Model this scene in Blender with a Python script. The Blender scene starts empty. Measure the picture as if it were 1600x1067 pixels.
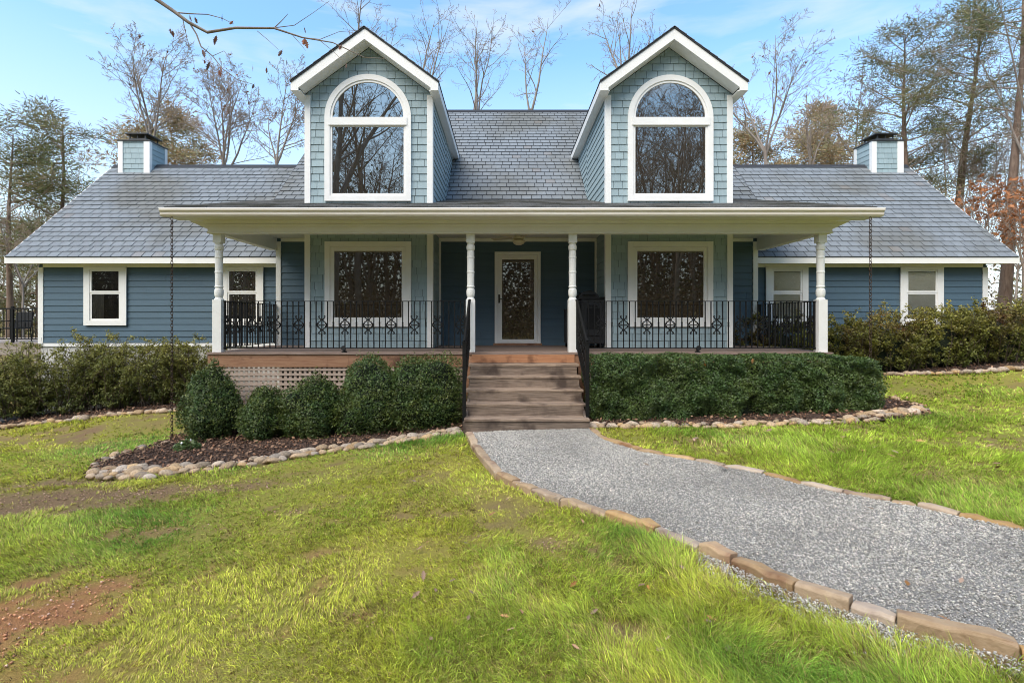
import bpy, math, random
import numpy as np
from mathutils import Vector, Matrix
R = math.radians
rnd = random.Random(7)
rng = np.random.default_rng(7)
scene = bpy.context.scene
col = scene.collection

# ------------------------------------------------------------------ survey
F, CX, CY, EYE = 800.0, 790.0, 497.0, 1.805      # photo survey: focal, axis, eye height
def wx(px, Y): return (px-CX)/F*Y
def wz(py, Y): return EYE-(py-CY)/F*Y
def gh(x, y=0.0):
    x = np.asarray(x, dtype=float)
    neg = -.91*np.tanh(np.clip(-x, 0, None)/14.0)
    xp = np.clip(x, 0, 12)
    pos = .0025*xp*xp+.02*xp+1.5*np.tanh(np.clip(x-12, 0, None)*.08/1.5)
    y = np.asarray(y, dtype=float); S = np.clip((y-9.2)/2.0, 0, 1); S = S*S*(3-2*S)
    side = np.where(x < 0, np.clip((x+11.5)/3.5, 0, 1)*np.clip((-x-4.5)/1.2, 0, 1), np.clip((x-4)/4, 0, 1))
    return neg+pos+.2*S*side
def g(x, y=0.0): return float(gh(x, y))
def gp(px, py):
    """ground point surveyed from the photo"""
    Y = 6.0
    for _ in range(60):
        Y = Y*.5+.5*(EYE-g(wx(px, Y), Y))/max((py-CY)/F, .01)
    return wx(px, Y), Y

# ------------------------------------------------------------------ materials
MATS = {}
def nodes_of(name):
    m = bpy.data.materials.new(name); m.use_nodes = True
    nt = m.node_tree
    return m, nt, nt.nodes['Principled BSDF'], nt.nodes['Material Output']
def N(nt, t, **kw):
    n = nt.nodes.new(t)
    for k, v in kw.items(): setattr(n, k, v)
    return n
def pm(name, c1, c2=None, scale=6.0, rough=.6, bump=0.0, bscale=None, stretch=(1,1,1), attr=False,
       objrand=0.0, spec=.4, detail=6, metal=0.0, trans=0.0, c3=None, s3=.6, t3=(.45,.62)):
    m, nt, b, out = nodes_of(name)
    L = nt.links.new
    tc = N(nt, 'ShaderNodeTexCoord'); mp = N(nt, 'ShaderNodeMapping'); mp.inputs['Scale'].default_value = stretch
    L(tc.outputs['Object'], mp.inputs['Vector'])
    colr = None
    c2 = c2 or c1
    nz = N(nt, 'ShaderNodeTexNoise'); nz.inputs['Scale'].default_value = scale; nz.inputs['Detail'].default_value = detail
    nz.inputs['Roughness'].default_value = .65
    L(mp.outputs['Vector'], nz.inputs['Vector'])
    mx = N(nt, 'ShaderNodeMix', data_type='RGBA')
    mr = N(nt, 'ShaderNodeMapRange'); mr.inputs['From Min'].default_value = .32; mr.inputs['From Max'].default_value = .68
    L(nz.outputs['Fac'], mr.inputs['Value']); L(mr.outputs['Result'], mx.inputs['Factor'])
    mx.inputs['A'].default_value = (*c1, 1); mx.inputs['B'].default_value = (*c2, 1)
    colr = mx.outputs['Result']
    if c3:
        n3 = N(nt, 'ShaderNodeTexNoise'); n3.inputs['Scale'].default_value = s3; n3.inputs['Detail'].default_value = 5
        L(tc.outputs['Object'], n3.inputs['Vector'])
        r3 = N(nt, 'ShaderNodeMapRange'); r3.inputs['From Min'].default_value = t3[0]; r3.inputs['From Max'].default_value = t3[1]
        L(n3.outputs['Fac'], r3.inputs['Value'])
        m3 = N(nt, 'ShaderNodeMix', data_type='RGBA'); m3.inputs['B'].default_value = (*c3, 1)
        L(r3.outputs['Result'], m3.inputs['Factor']); L(colr, m3.inputs['A']); colr = m3.outputs['Result']
    if attr:
        at = N(nt, 'ShaderNodeAttribute'); at.attribute_name = 'Col'
        mm = N(nt, 'ShaderNodeMix', data_type='RGBA', blend_type='MULTIPLY'); mm.inputs['Factor'].default_value = 1
        L(colr, mm.inputs['A']); L(at.outputs['Color'], mm.inputs['B']); colr = mm.outputs['Result']
    if objrand:
        oi = N(nt, 'ShaderNodeObjectInfo'); hs = N(nt, 'ShaderNodeHueSaturation')
        r2 = N(nt, 'ShaderNodeMapRange'); r2.inputs['To Min'].default_value = 1-objrand; r2.inputs['To Max'].default_value = 1+objrand
        L(oi.outputs['Random'], r2.inputs['Value']); L(r2.outputs['Result'], hs.inputs['Value'])
        r4 = N(nt, 'ShaderNodeMath', operation='MULTIPLY'); r4.inputs[1].default_value = 7.31
        f4 = N(nt, 'ShaderNodeMath', operation='FRACT'); L(oi.outputs['Random'], r4.inputs[0]); L(r4.outputs[0], f4.inputs[0])
        r5 = N(nt, 'ShaderNodeMapRange'); r5.inputs['To Min'].default_value = .62; r5.inputs['To Max'].default_value = 1.2
        L(f4.outputs[0], r5.inputs['Value']); L(r5.outputs['Result'], hs.inputs['Saturation'])
        L(colr, hs.inputs['Color']); colr = hs.outputs['Color']
    L(colr, b.inputs['Base Color'])
    b.inputs['Roughness'].default_value = rough; b.inputs['Specular IOR Level'].default_value = spec
    b.inputs['Metallic'].default_value = metal
    if bump:
        nb = N(nt, 'ShaderNodeTexNoise'); nb.inputs['Scale'].default_value = bscale or scale*3; nb.inputs['Detail'].default_value = 5
        L(mp.outputs['Vector'], nb.inputs['Vector'])
        bp = N(nt, 'ShaderNodeBump'); bp.inputs['Strength'].default_value = bump; bp.inputs['Distance'].default_value = .01
        L(nb.outputs['Fac'], bp.inputs['Height']); L(bp.outputs['Normal'], b.inputs['Normal'])
    if trans:
        tr = N(nt, 'ShaderNodeBsdfTranslucent'); L(colr, tr.inputs['Color'])
        ms = N(nt, 'ShaderNodeMixShader'); ms.inputs[0].default_value = trans
        L(b.outputs[0], ms.inputs[1]); L(tr.outputs[0], ms.inputs[2]); L(ms.outputs[0], out.inputs['Surface'])
    MATS[name] = m
    return m

def glass_mat(name, dark, refl, clear=False, rough=.0):
    m, nt, b, out = nodes_of(name)
    L = nt.links.new
    gl = N(nt, 'ShaderNodeBsdfGlossy'); gl.inputs['Roughness'].default_value = rough
    gl.inputs['Color'].default_value = (1, .96, .89, 1)
    # slight waviness of float glass
    tc = N(nt, 'ShaderNodeTexCoord'); nz = N(nt, 'ShaderNodeTexNoise'); nz.inputs['Scale'].default_value = 1.3; nz.inputs['Detail'].default_value = 1
    L(tc.outputs['Object'], nz.inputs['Vector'])
    bp = N(nt, 'ShaderNodeBump'); bp.inputs['Strength'].default_value = .05; bp.inputs['Distance'].default_value = .02
    L(nz.outputs['Fac'], bp.inputs['Height']); L(bp.outputs['Normal'], gl.inputs['Normal'])
    lw = N(nt, 'ShaderNodeFresnel'); lw.inputs['IOR'].default_value = 1.5
    ad = N(nt, 'ShaderNodeMath', operation='ADD', use_clamp=True); ad.inputs[1].default_value = refl
    L(lw.outputs[0], ad.inputs[0])
    ms = N(nt, 'ShaderNodeMixShader'); L(ad.outputs[0], ms.inputs[0])
    if clear:
        tr = N(nt, 'ShaderNodeBsdfTransparent'); tr.inputs['Color'].default_value = (.95, .96, .95, 1); L(tr.outputs[0], ms.inputs[1])
    else:
        n2 = N(nt, 'ShaderNodeTexNoise'); n2.inputs['Scale'].default_value = 1.1; n2.inputs['Detail'].default_value = 3
        L(tc.outputs['Object'], n2.inputs['Vector'])
        cr = N(nt, 'ShaderNodeMix', data_type='RGBA'); cr.inputs['A'].default_value = (*dark, 1)
        cr.inputs['B'].default_value = (dark[0]*2.2, dark[1]*2, dark[2]*1.7, 1); L(n2.outputs['Fac'], cr.inputs['Factor'])
        df = N(nt, 'ShaderNodeBsdfDiffuse'); L(cr.outputs['Result'], df.inputs['Color']); L(df.outputs[0], ms.inputs[1])
    L(gl.outputs[0], ms.inputs[2]); L(ms.outputs[0], out.inputs['Surface'])
    return m

WHITE   = pm('white_paint', (.83,.82,.79), (.78,.77,.74), 2.5, .45, .06, 30)
CREAM   = pm('cream_paint', (.84,.82,.77), (.79,.77,.72), 2.0, .5, .05, 20)
GUTTER  = pm('gutter_paint', (.76,.71,.63), (.64,.57,.47), 3.0, .4, 0, stretch=(.6,4,14))
SOFFIT  = pm('soffit_paint', (.76,.75,.71), (.70,.69,.65), 1.5, .6)
LAP     = pm('blue_lap_siding', (.068,.116,.156), (.078,.129,.170), 3, .55, .1, 30, stretch=(.15,1,6), attr=True)
SHAKE   = pm('teal_shingle_siding', (.275,.365,.39), (.315,.40,.425), 4, .65, .2, 26, stretch=(5,1,.5), attr=True)
ROOF    = pm('slate_grey_roofing', (.150,.170,.188), (.215,.236,.255), 35, .85, .5, 130, attr=True, c3=(.145,.150,.145), s3=.5)
ROOFB   = pm('roof_underlay', (.03,.033,.04), None, 5, .9)
PORCHR  = pm('weathered_porch_roofing', (.17,.175,.18), (.27,.27,.26), 14, .9, .5, 130, attr=True, c3=(.10,.10,.085), s3=1.2)
DARKM   = pm('black_metal', (.005,.005,.005), (.010,.010,.010), 20, .6, .1, 60, spec=.2)
CAPM    = pm('chimney_cap_metal', (.022,.024,.027), (.05,.05,.052), 6, .5)
CHAINM  = pm('bronze_chain', (.035,.022,.016), (.07,.04,.026), 14, .5, metal=.4)
FOUND   = pm('painted_foundation', (.62,.60,.56), (.42,.41,.38), 5, .8, .4, 18)
DECKW   = pm('weathered_deck_wood', (.17,.115,.09), (.27,.20,.165), 5, .75, .35, 18, stretch=(.5,6,6), attr=True)
STAIRW  = pm('worn_stair_wood', (.085,.062,.048), (.31,.240,.190), 5.5, .8, .5, 22, stretch=(.55,9,13), attr=True, c3=(.07,.05,.04), s3=2.6, t3=(.50,.66))
FASCW   = pm('brown_deck_board', (.24,.115,.062), (.36,.20,.115), 5, .7, .3, 20, stretch=(.5,8,8), attr=True, c3=(.12,.055,.03), s3=2.6, t3=(.56,.68))
LATW    = pm('beige_lattice', (.36,.27,.21), (.45,.35,.28), 9, .75, .2, attr=True)
GLASSD  = glass_mat('dark_window_glass', (.012,.011,.010), .27)
GLASSP  = glass_mat('porch_window_glass', (.026,.020,.014), .145, rough=.018)
GLASSC  = glass_mat('clear_window_glass', (.01,.01,.01), .06, True)
BLIND   = pm('white_blind', (.80,.78,.70), (.74,.72,.64), 3, .6)
CURT    = pm('grey_curtain', (.16,.15,.13), (.06,.055,.05), 6, .8, stretch=(8,1,.3))
ROOMD   = pm('dark_room', (.012,.011,.010), (.02,.018,.016), 2, .9)
BRASS   = pm('door_lever_metal', (.05,.045,.035), (.09,.08,.06), 10, .35, metal=.7)
BARK    = pm('grey_bark', (.17,.135,.11), (.31,.265,.23), 3, .9, .5, 14, stretch=(3,3,.6))
TWIG    = pm('twig_bark', (.23,.17,.125), (.38,.30,.235), 2, .9)
PINEB   = pm('pine_bark', (.11,.07,.05), (.22,.155,.115), 4, .9, .5, 12, stretch=(3,3,.7))
LEAFBOX = pm('boxwood_leaf', (.050,.082,.018), (.082,.122,.028), 5, .5, attr=True, trans=.15, spec=.5)
STEMD   = pm('dark_stem', (.060,.042,.030), (.10,.075,.055), 3, .9)
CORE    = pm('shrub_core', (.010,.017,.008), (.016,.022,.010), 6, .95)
LEAFSHR = pm('shrub_leaf', (.12,.15,.04), (.22,.225,.055), 3, .55, attr=True, trans=.25)
LEAFNAN = pm('red_green_leaf', (.125,.15,.030), (.22,.215,.045), 2.2, .5, attr=True, trans=.2, c3=(.10,.05,.022), s3=1.3, t3=(.5,.7))
NEEDLE  = pm('pine_needle', (.13,.15,.060), (.21,.21,.10), .6, .6, attr=True, trans=.2)
OLIVE   = pm('olive_leaf', (.30,.25,.14), (.38,.33,.20), .5, .7, attr=True, trans=.2)
BEECH   = pm('orange_leaf', (.36,.13,.045), (.42,.20,.09), .7, .7, attr=True, trans=.25)
OAKL    = pm('oak_leaf', (.16,.055,.03), (.26,.11,.06), 30, .7, objrand=.35, trans=.2)
FALLEN  = pm('fallen_leaf_brown', (.30,.14,.06), (.44,.26,.13), 30, .8, objrand=.4)
RIVER   = pm('river_stone', (.36,.24,.135), (.50,.37,.235), 9, .8, .25, 30, objrand=.34, c3=(.27,.19,.12), s3=5)
EDGEST  = pm('edging_sandstone', (.34,.215,.108), (.47,.325,.18), 9, .9, .8, 34, objrand=.2, c3=(.24,.125,.065), s3=4.5, t3=(.52,.68))
STONE   = pm('gravel_stone', (.52,.485,.43), (.66,.62,.555), 20, .85, attr=True)
GRAVB   = pm('gravel_bed', (.10,.096,.088), (.36,.345,.32), 110, .95, .8, 90, detail=3)
MULCH   = pm('dark_mulch', (.030,.018,.012), (.085,.050,.034), 26, .95, .9, 60)
CHIP    = pm('mulch_chip', (.07,.04,.027), (.16,.10,.07), 14, .9, attr=True)
GRASSM  = pm('grass_blade', (1.38,1.37,1.32), (1.18,1.17,1.14), 1.5, .55, attr=True, trans=.3, spec=.25)
PLASTIC = pm('grill_black', (.011,.011,.012), (.018,.018,.019), 9, .5)
TIMBER  = pm('grey_timber', (.07,.075,.08), (.12,.125,.13), 4, .85, .4, 16, stretch=(.5,4,4))
FANM    = pm('cream_fan', (.55,.5,.38), (.5,.45,.34), 5, .5)
GREYDK  = pm('grey_deck_wood', (.24,.20,.17), (.33,.28,.24), 5, .8, .3, stretch=(.5,5,5), attr=True)

def ground_mat():
    m, nt, b, out = nodes_of('lawn_soil')
    L = nt.links.new
    tc = N(nt, 'ShaderNodeTexCoord'); at = N(nt, 'ShaderNodeAttribute'); at.attribute_name = 'Col'
    nz = N(nt, 'ShaderNodeTexNoise'); nz.inputs['Scale'].default_value = 75; nz.inputs['Detail'].default_value = 8; nz.inputs['Roughness'].default_value = .8
    L(tc.outputs['Object'], nz.inputs['Vector'])
    mr = N(nt, 'ShaderNodeMapRange'); mr.inputs['From Min'].default_value = .3; mr.inputs['From Max'].default_value = .7
    mr.inputs['To Min'].default_value = .35; mr.inputs['To Max'].default_value = 1.35
    L(nz.outputs['Fac'], mr.inputs['Value'])
    mm = N(nt, 'ShaderNodeVectorMath', operation='SCALE'); L(at.outputs['Color'], mm.inputs[0]); L(mr.outputs['Result'], mm.inputs['Scale'])
    L(mm.outputs[0], b.inputs['Base Color']); b.inputs['Roughness'].default_value = .95; b.inputs['Specular IOR Level'].default_value = .1
    n2 = N(nt, 'ShaderNodeTexNoise'); n2.inputs['Scale'].default_value = 140; n2.inputs['Detail'].default_value = 6; L(tc.outputs['Object'], n2.inputs['Vector'])
    bp = N(nt, 'ShaderNodeBump'); bp.inputs['Strength'].default_value = .8; bp.inputs['Distance'].default_value = .02
    L(n2.outputs['Fac'], bp.inputs['Height']); L(bp.outputs['Normal'], b.inputs['Normal'])
    return m
SOIL = ground_mat()

# ------------------------------------------------------------------ mesh helpers
class MB:
    def __init__(s): s.v, s.f, s.c = [], [], []
    def poly(s, pts, c=(1,1,1)):
        i = len(s.v); s.v += [tuple(p) for p in pts]; s.c += [c]*len(pts); s.f.append(tuple(range(i, i+len(pts))))
    def box(s, x0, x1, y0, y1, z0, z1, c=(1,1,1)):
        i = len(s.v)
        s.v += [(x0,y0,z0),(x1,y0,z0),(x1,y1,z0),(x0,y1,z0),(x0,y0,z1),(x1,y0,z1),(x1,y1,z1),(x0,y1,z1)]
        s.c += [c]*8
        for q in ((0,3,2,1),(4,5,6,7),(0,1,5,4),(1,2,6,5),(2,3,7,6),(3,0,4,7)): s.f.append(tuple(i+k for k in q))
    def hexa(s, p, c=(1,1,1)):
        i = len(s.v); s.v += [tuple(q) for q in p]; s.c += [c]*8
        for q in ((0,3,2,1),(4,5,6,7),(0,1,5,4),(1,2,6,5),(2,3,7,6),(3,0,4,7)): s.f.append(tuple(i+k for k in q))
    def prism(s, pts, d, c=(1,1,1)):
        """extrude polygon pts along vector d"""
        n = len(pts); i = len(s.v); d = Vector(d)
        s.v += [tuple(p) for p in pts]+[tuple(Vector(p)+d) for p in pts]; s.c += [c]*(2*n)
        s.f.append(tuple(i+k for k in range(n))[::-1]); s.f.append(tuple(i+n+k for k in range(n)))
        for k in range(n): s.f.append((i+k, i+(k+1)%n, i+n+(k+1)%n, i+n+k))
    def bar(s, a, b, w, h, c=(1,1,1), up=(0,0,1)):
        a, b = Vector(a), Vector(b); d = (b-a).normalized(); up = Vector(up)
        sx = d.cross(up)
        if sx.length < 1e-4: sx = d.cross(Vector((0,1,0)))
        sx.normalize(); uz = sx.cross(d).normalized()
        q = []
        for p in (a, b):
            for u, v in ((-1,-1),(1,-1),(1,1),(-1,1)): q.append(p+sx*u*w/2+uz*v*h/2)
        s.hexa([q[0],q[1],q[2],q[3],q[4],q[5],q[6],q[7]], c)
    def tube(s, pts, r, n=6, c=(1,1,1), cap=True):
        pts = [Vector(p) for p in pts]; rr = r if isinstance(r, (list, tuple)) else [r]*len(pts)
        i0 = len(s.v); ref = Vector((.13,.31,.94))
        for k, p in enumerate(pts):
            d = (pts[min(k+1, len(pts)-1)]-pts[max(k-1, 0)]).normalized()
            a = d.cross(ref)
            if a.length < .05: a = d.cross(Vector((1,0,0)))
            a.normalize(); b = d.cross(a)
            for j in range(n):
                t = 2*math.pi*j/n
                s.v.append(tuple(p+(a*math.cos(t)+b*math.sin(t))*rr[k])); s.c.append(c)
        for k in range(len(pts)-1):
            for j in range(n):
                s.f.append((i0+k*n+j, i0+k*n+(j+1)%n, i0+(k+1)*n+(j+1)%n, i0+(k+1)*n+j))
        if cap:
            s.f.append(tuple(i0+j for j in range(n))[::-1]); s.f.append(tuple(i0+(len(pts)-1)*n+j for j in range(n)))
    def lathe(s, prof, cx, cy, n=16, c=(1,1,1)):
        i0 = len(s.v)
        for r, z in prof:
            for j in range(n):
                t = 2*math.pi*j/n; s.v.append((cx+r*math.cos(t), cy+r*math.sin(t), z)); s.c.append(c)
        for k in range(len(prof)-1):
            for j in range(n): s.f.append((i0+k*n+j, i0+k*n+(j+1)%n, i0+(k+1)*n+(j+1)%n, i0+(k+1)*n+j))
        s.f.append(tuple(i0+j for j in range(n))[::-1]); s.f.append(tuple(i0+(len(prof)-1)*n+j for j in range(n)))
    def build(s, name, mat, parent=None, bevel=0, smooth=False, label=None):
        me = bpy.data.meshes.new(name); me.from_pydata(s.v, [], s.f)
        a = me.color_attributes.new('Col', 'FLOAT_COLOR', 'POINT')
        arr = np.ones((len(s.v), 4), dtype=np.float32); arr[:, :3] = np.array(s.c, dtype=np.float32).reshape(-1, 3)
        a.data.foreach_set('color', arr.ravel())
        return link(name, me, mat, parent, bevel, smooth, label)

def link(name, me, mat, parent=None, bevel=0, smooth=False, label=None):
    me.materials.append(mat)
    if smooth:
        me.polygons.foreach_set('use_smooth', [True]*len(me.polygons))
    me.update()
    o = bpy.data.objects.new(name, me); col.objects.link(o)
    if parent: attach(o, parent)
    if bevel:
        md = o.modifiers.new('bevel', 'BEVEL'); md.width = bevel; md.segments = 2; md.limit_method = 'ANGLE'
    if label: o['label'] = label
    return o
WORLDLOC = {}
def attach(o, parent):
    o.parent = parent
    o.matrix_parent_inverse = Matrix.Translation(-Vector(WORLDLOC.get(parent.name, (0,0,0))))
def empty(name, loc, label, cat, group=None):
    o = bpy.data.objects.new(name, None); col.objects.link(o); o.location = loc; o.empty_display_size = .2
    WORLDLOC[o.name] = tuple(loc); tag(o, label, cat, group); return o
def tag(o, label, cat, group=None):
    o['label'] = label; o['category'] = cat
    if group: o['group'] = group
    return o
def struct(o): o['kind'] = 'structure'; return o

def npmesh(name, v, quads=None, tris=None, colors=None):
    me = bpy.data.meshes.new(name)
    v = np.ascontiguousarray(v, dtype=np.float32)
    nq = 0 if quads is None else len(quads); nt_ = 0 if tris is None else len(tris)
    loops = []; tot = []
    if nq: loops.append(np.asarray(quads, dtype=np.int32).ravel()); tot.append(np.full(nq, 4, np.int32))
    if nt_: loops.append(np.asarray(tris, dtype=np.int32).ravel()); tot.append(np.full(nt_, 3, np.int32))
    loops = np.concatenate(loops); tot = np.concatenate(tot)
    st = np.concatenate([[0], np.cumsum(tot)[:-1]]).astype(np.int32)
    me.vertices.add(len(v)); me.vertices.foreach_set('co', v.ravel())
    me.loops.add(len(loops)); me.loops.foreach_set('vertex_index', loops)
    me.polygons.add(len(tot)); me.polygons.foreach_set('loop_start', st); me.polygons.foreach_set('loop_total', tot)
    if colors is not None:
        a = me.color_attributes.new('Col', 'FLOAT_COLOR', 'POINT')
        arr = np.ones((len(v), 4), dtype=np.float32); arr[:, :3] = colors; a.data.foreach_set('color', arr.ravel())
    me.update(calc_edges=True); me.validate()
    return me

def clip(poly, cpoly):
    """Sutherland-Hodgman, cpoly convex CCW"""
    out = poly
    n = len(cpoly)
    for i in range(n):
        ax, ay = cpoly[i]; bx, by = cpoly[(i+1) % n]
        inp, out = out, []
        if not inp: return []
        def side(p): return (bx-ax)*(p[1]-ay)-(by-ay)*(p[0]-ax)
        for k in range(len(inp)):
            p, q = inp[k-1], inp[k]; sp, sq = side(p), side(q)
            if (sp >= 0) != (sq >= 0):
                t = sp/(sp-sq); out.append((p[0]+t*(q[0]-p[0]), p[1]+t*(q[1]-p[1])))
            if sq >= 0: out.append(q)
    return out

def tabs(mb, poly, O, U, V, Nn, course, w, jit=0.0, thick=.012, gap=.004, cvar=.06, stagger=.5, seed=1, vjit=0.0, base=.001, tint=None):
    rr = random.Random(seed)
    O, U, V, Nn = Vector(O), Vector(U), Vector(V), Vector(Nn)
    if sum(poly[i][0]*poly[(i+1) % len(poly)][1]-poly[(i+1) % len(poly)][0]*poly[i][1] for i in range(len(poly))) < 0: poly = poly[::-1]
    us = [p[0] for p in poly]; vs = [p[1] for p in poly]
    v = min(vs); k = 0
    while v < max(vs)-1e-4:
        u = min(us)-(k % 2)*w*stagger-rr.random()*w*.15
        while u < max(us):
            ww = w*(1+rr.uniform(-jit, jit))
            dv = rr.choice((0, vjit)) if vjit else 0
            q = clip([(u+gap/2, v+dv), (u+ww-gap/2, v+dv), (u+ww-gap/2, v+course), (u+gap/2, v+course)], poly)
            if len(q) >= 3:
                cv = 1+rr.uniform(-cvar, cvar)
                cc = (cv, cv, cv)
                if tint and rr.random() < tint[0]: cc = tuple(cv*t for t in tint[1])
                i = len(mb.v); n = len(q)
                lift = rr.uniform(.85, 1.15)*thick
                for (a, b) in q: mb.v.append(tuple(O+U*a+V*b+Nn*(base+lift*(1-.85*(b-v)/course))))
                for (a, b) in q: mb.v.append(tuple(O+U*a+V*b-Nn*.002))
                mb.c += [cc]*n+[tuple(t*.45 for t in cc)]*n  # skirt verts darkened: shade under butts and in gaps painted into the colour
                mb.f.append(tuple(range(i, i+n)))
                for j in range(n): mb.f.append((i+j, i+n+j, i+n+(j+1) % n, i+(j+1) % n))
            u += ww
        v += course; k += 1
    return mb

# numeric noise
def vnoise(x, y, s, seed):
    x = np.asarray(x)/s; y = np.asarray(y)/s
    xi = np.floor(x).astype(np.int64); yi = np.floor(y).astype(np.int64); fx = x-xi; fy = y-yi
    fx = fx*fx*(3-2*fx); fy = fy*fy*(3-2*fy)
    def h(a, b):
        n = (a*374761393+b*668265263+seed*1274126177) & 0xffffffff
        n = ((n ^ (n >> 13))*1274126177) & 0xffffffff
        return ((n ^ (n >> 16)) & 0xffff)/65535.0
    return (h(xi,yi)*(1-fx)+h(xi+1,yi)*fx)*(1-fy)+(h(xi,yi+1)*(1-fx)+h(xi+1,yi+1)*fx)*fy
def fbm(x, y, s, seed, o=4):
    t = 0; a = 1; w = 0
    for k in range(o):
        t = t+a*vnoise(x, y, s, seed+k*17); w += a; a *= .5; s *= .5
    return t/w
def inpoly(x, y, P):
    x = np.asarray(x); y = np.asarray(y); r = np.zeros(x.shape, bool); n = len(P)
    for i in range(n):
        x1, y1 = P[i]; x2, y2 = P[(i+1) % n]
        c = ((y1 > y) != (y2 > y)) & (x < (x2-x1)*(y-y1)/((y2-y1) or 1e-9)+x1)
        r ^= c
    return r

# ------------------------------------------------------------------ house dimensions
YF, YB, YM, YW, YWE = 9.67, 11.04, 12.19, 12.90, 12.50
XC = .27
DECK = 1.16
XL, XR = -5.44, 5.98                       # main wall
RAKE_L, RAKE_R = XC-6.38, XC+6.38
PEY, PEZ = 9.20, 3.80                      # porch roof eave
JY, JZ = 13.56, 4.94                       # junction porch roof / main roof
MRY, MRZ = 18.10, 9.11
WXL, WXR = -11.74, 12.11
WEL, WER, WEZ = -12.22, 12.53, 3.29
WRY, WRZ = 15.98, 6.54
WB, WT = 1.18, 3.08
house = empty('house', (XC, YM, 0), 'blue sided country house with grey roof, two arched dormers and wide white front porch', 'house')

def slopeplane(mb, mbb, x0, x1, y0, z0, y1, z1, seed, course=.22, w=.26, thick=.024):
    V = Vector((0, y1-y0, z1-z0)); L = V.length; V.normalize(); Nn = Vector((0, -V.z, V.y))
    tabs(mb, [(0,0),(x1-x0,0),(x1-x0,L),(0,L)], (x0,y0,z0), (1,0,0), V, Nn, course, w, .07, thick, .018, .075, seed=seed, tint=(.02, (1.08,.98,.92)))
    if mbb is not None:
        mbb.prism([Vector((x0,y0,z0)),Vector((x1,y0,z0)),Vector((x1,y1,z1)),Vector((x0,y1,z1))], -Nn*.06)

# ---- main roof
mb, bb = MB(), MB()
slopeplane(mb, bb, RAKE_L, RAKE_R, JY, JZ, MRY, MRZ, 11)
roof = mb.build('roof', ROOF, house)
bb.poly([(RAKE_L,2*MRY-JY,JZ),(RAKE_L,MRY,MRZ),(RAKE_R,MRY,MRZ),(RAKE_R,2*MRY-JY,JZ)])
bb.build('roof_underlay', ROOFB, roof)
rc = MB()
rc.prism([(RAKE_L,MRY-.13,MRZ-.075),(RAKE_L,MRY,MRZ+.055),(RAKE_L,MRY+.13,MRZ-.075)], (RAKE_R-RAKE_L,0,0)); rc.build('ridge_cap', ROOFB, roof)
rk = MB()
for x in (RAKE_L-.03, RAKE_R+.002):
    rk = MB(); rk.prism([(x,JY,JZ-.10),(x,MRY,MRZ-.10),(x,MRY,MRZ-.005),(x,JY,JZ-.005)], (.028,0,0)); rk.build('rake_board', ROOFB, roof)
# gable end walls of the main block
gw = MB()
for x in (XL+.01, XR-.01):
    gw = MB(); gw.poly([(x,YM,0),(x,2*MRY-YM,0),(x,2*MRY-YM,4.2),(x,MRY,8.75),(x,13.0,4.3),(x,YM,3.75)]); gw.build('gable_wall', LAP, house)

# ---- porch roof
mb, bb = MB(), MB()
slopeplane(mb, bb, RAKE_L-.03, RAKE_R+.03, PEY, PEZ, JY, JZ-.012, 12, .16, .26, .012)
pr = mb.build('porch_roof', PORCHR, house)
bb.build('roof_underlay', ROOFB, pr)
gx0, gx1 = wx(252, 9.15), wx(1379, 9.15)
gt = MB()
prof = [(0,0),(-.075,0),(-.10,.03),(-.10,.075),(-.13,.105),(-.13,.135),(-.115,.135),(-.115,.112),(0,.10)]
gt.prism([(gx0, 9.21+a, 3.615+b) for a, b in prof][::-1], (gx1-gx0,0,0))
gutter = gt.build('gutter', GUTTER, pr)
dp = MB(); dp.box(gx0-.02, gx1+.02, 9.10, 9.24, 3.752, 3.768); dp.build('drip_edge', WHITE, pr)
sf = MB()
sf.box(gx0+.03, gx1-.03, 9.212, 9.60, 3.632, 3.655)
sf.prism([(gx0+.03,9.60,3.632),(gx0+.03,12.6,4.42),(gx0+.03,12.6,4.45),(gx0+.03,9.60,3.66)], (.45,0,0))
sf.prism([(gx1-.48,9.60,3.632),(gx1-.48,12.6,4.42),(gx1-.48,12.6,4.45),(gx1-.48,9.60,3.66)], (.45,0,0))
sf.build('soffit', CREAM, pr)
rb = MB()
for x in (gx0, gx1-.03):
    rb = MB(); rb.prism([(x,9.21,3.64),(x,13.4,4.72),(x,13.4,4.90),(x,9.21,3.79)], (.03,0,0)); rb.build('rake_board', CREAM, pr)
# beams
pb = MB()
BX0, BX1 = XC-5.86, XC+5.86
pb.box(BX0, BX1, 9.60, 9.76, 3.405, 3.63)
pb.box(BX0-.05, BX1+.05, 9.555, 9.598, 3.57, 3.631)
pb.box(BX0-.02, BX1+.02, 9.575, 9.597, 3.52, 3.568)
pb.box(BX0-.012, BX1+.012, 9.59, 9.772, 3.395, 3.42)
for x0, x1 in ((BX0,BX0+.16),(BX1-.16,BX1)): pb.box(x0, x1, 9.762, 12.17, 3.41, 3.72)
for sx, x in ((-1,BX0),(1,BX1)):
    pb.prism([(x,9.60,3.63),(x+sx*.35,9.60,3.63),(x,9.60,3.47)], (0,.1,0))
beam = pb.build('porch_beam', CREAM, house, bevel=.004)
pc = MB(); pc.box(BX0+.162, BX1-.162, 9.762, YM-.03, 3.70, 3.72); pc.build('porch_ceiling', SOFFIT, house)
# gable triangles over side beams
gtm = MB()
for x in (BX0+.04, BX1-.06):
    gtm = MB(); gtm.prism([(x,9.7,3.71),(x,12.2,3.71),(x,12.2,4.42),(x,9.7,3.80)], (.02,0,0)); gtm.build('gable_panel', LAP, pr)

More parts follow.
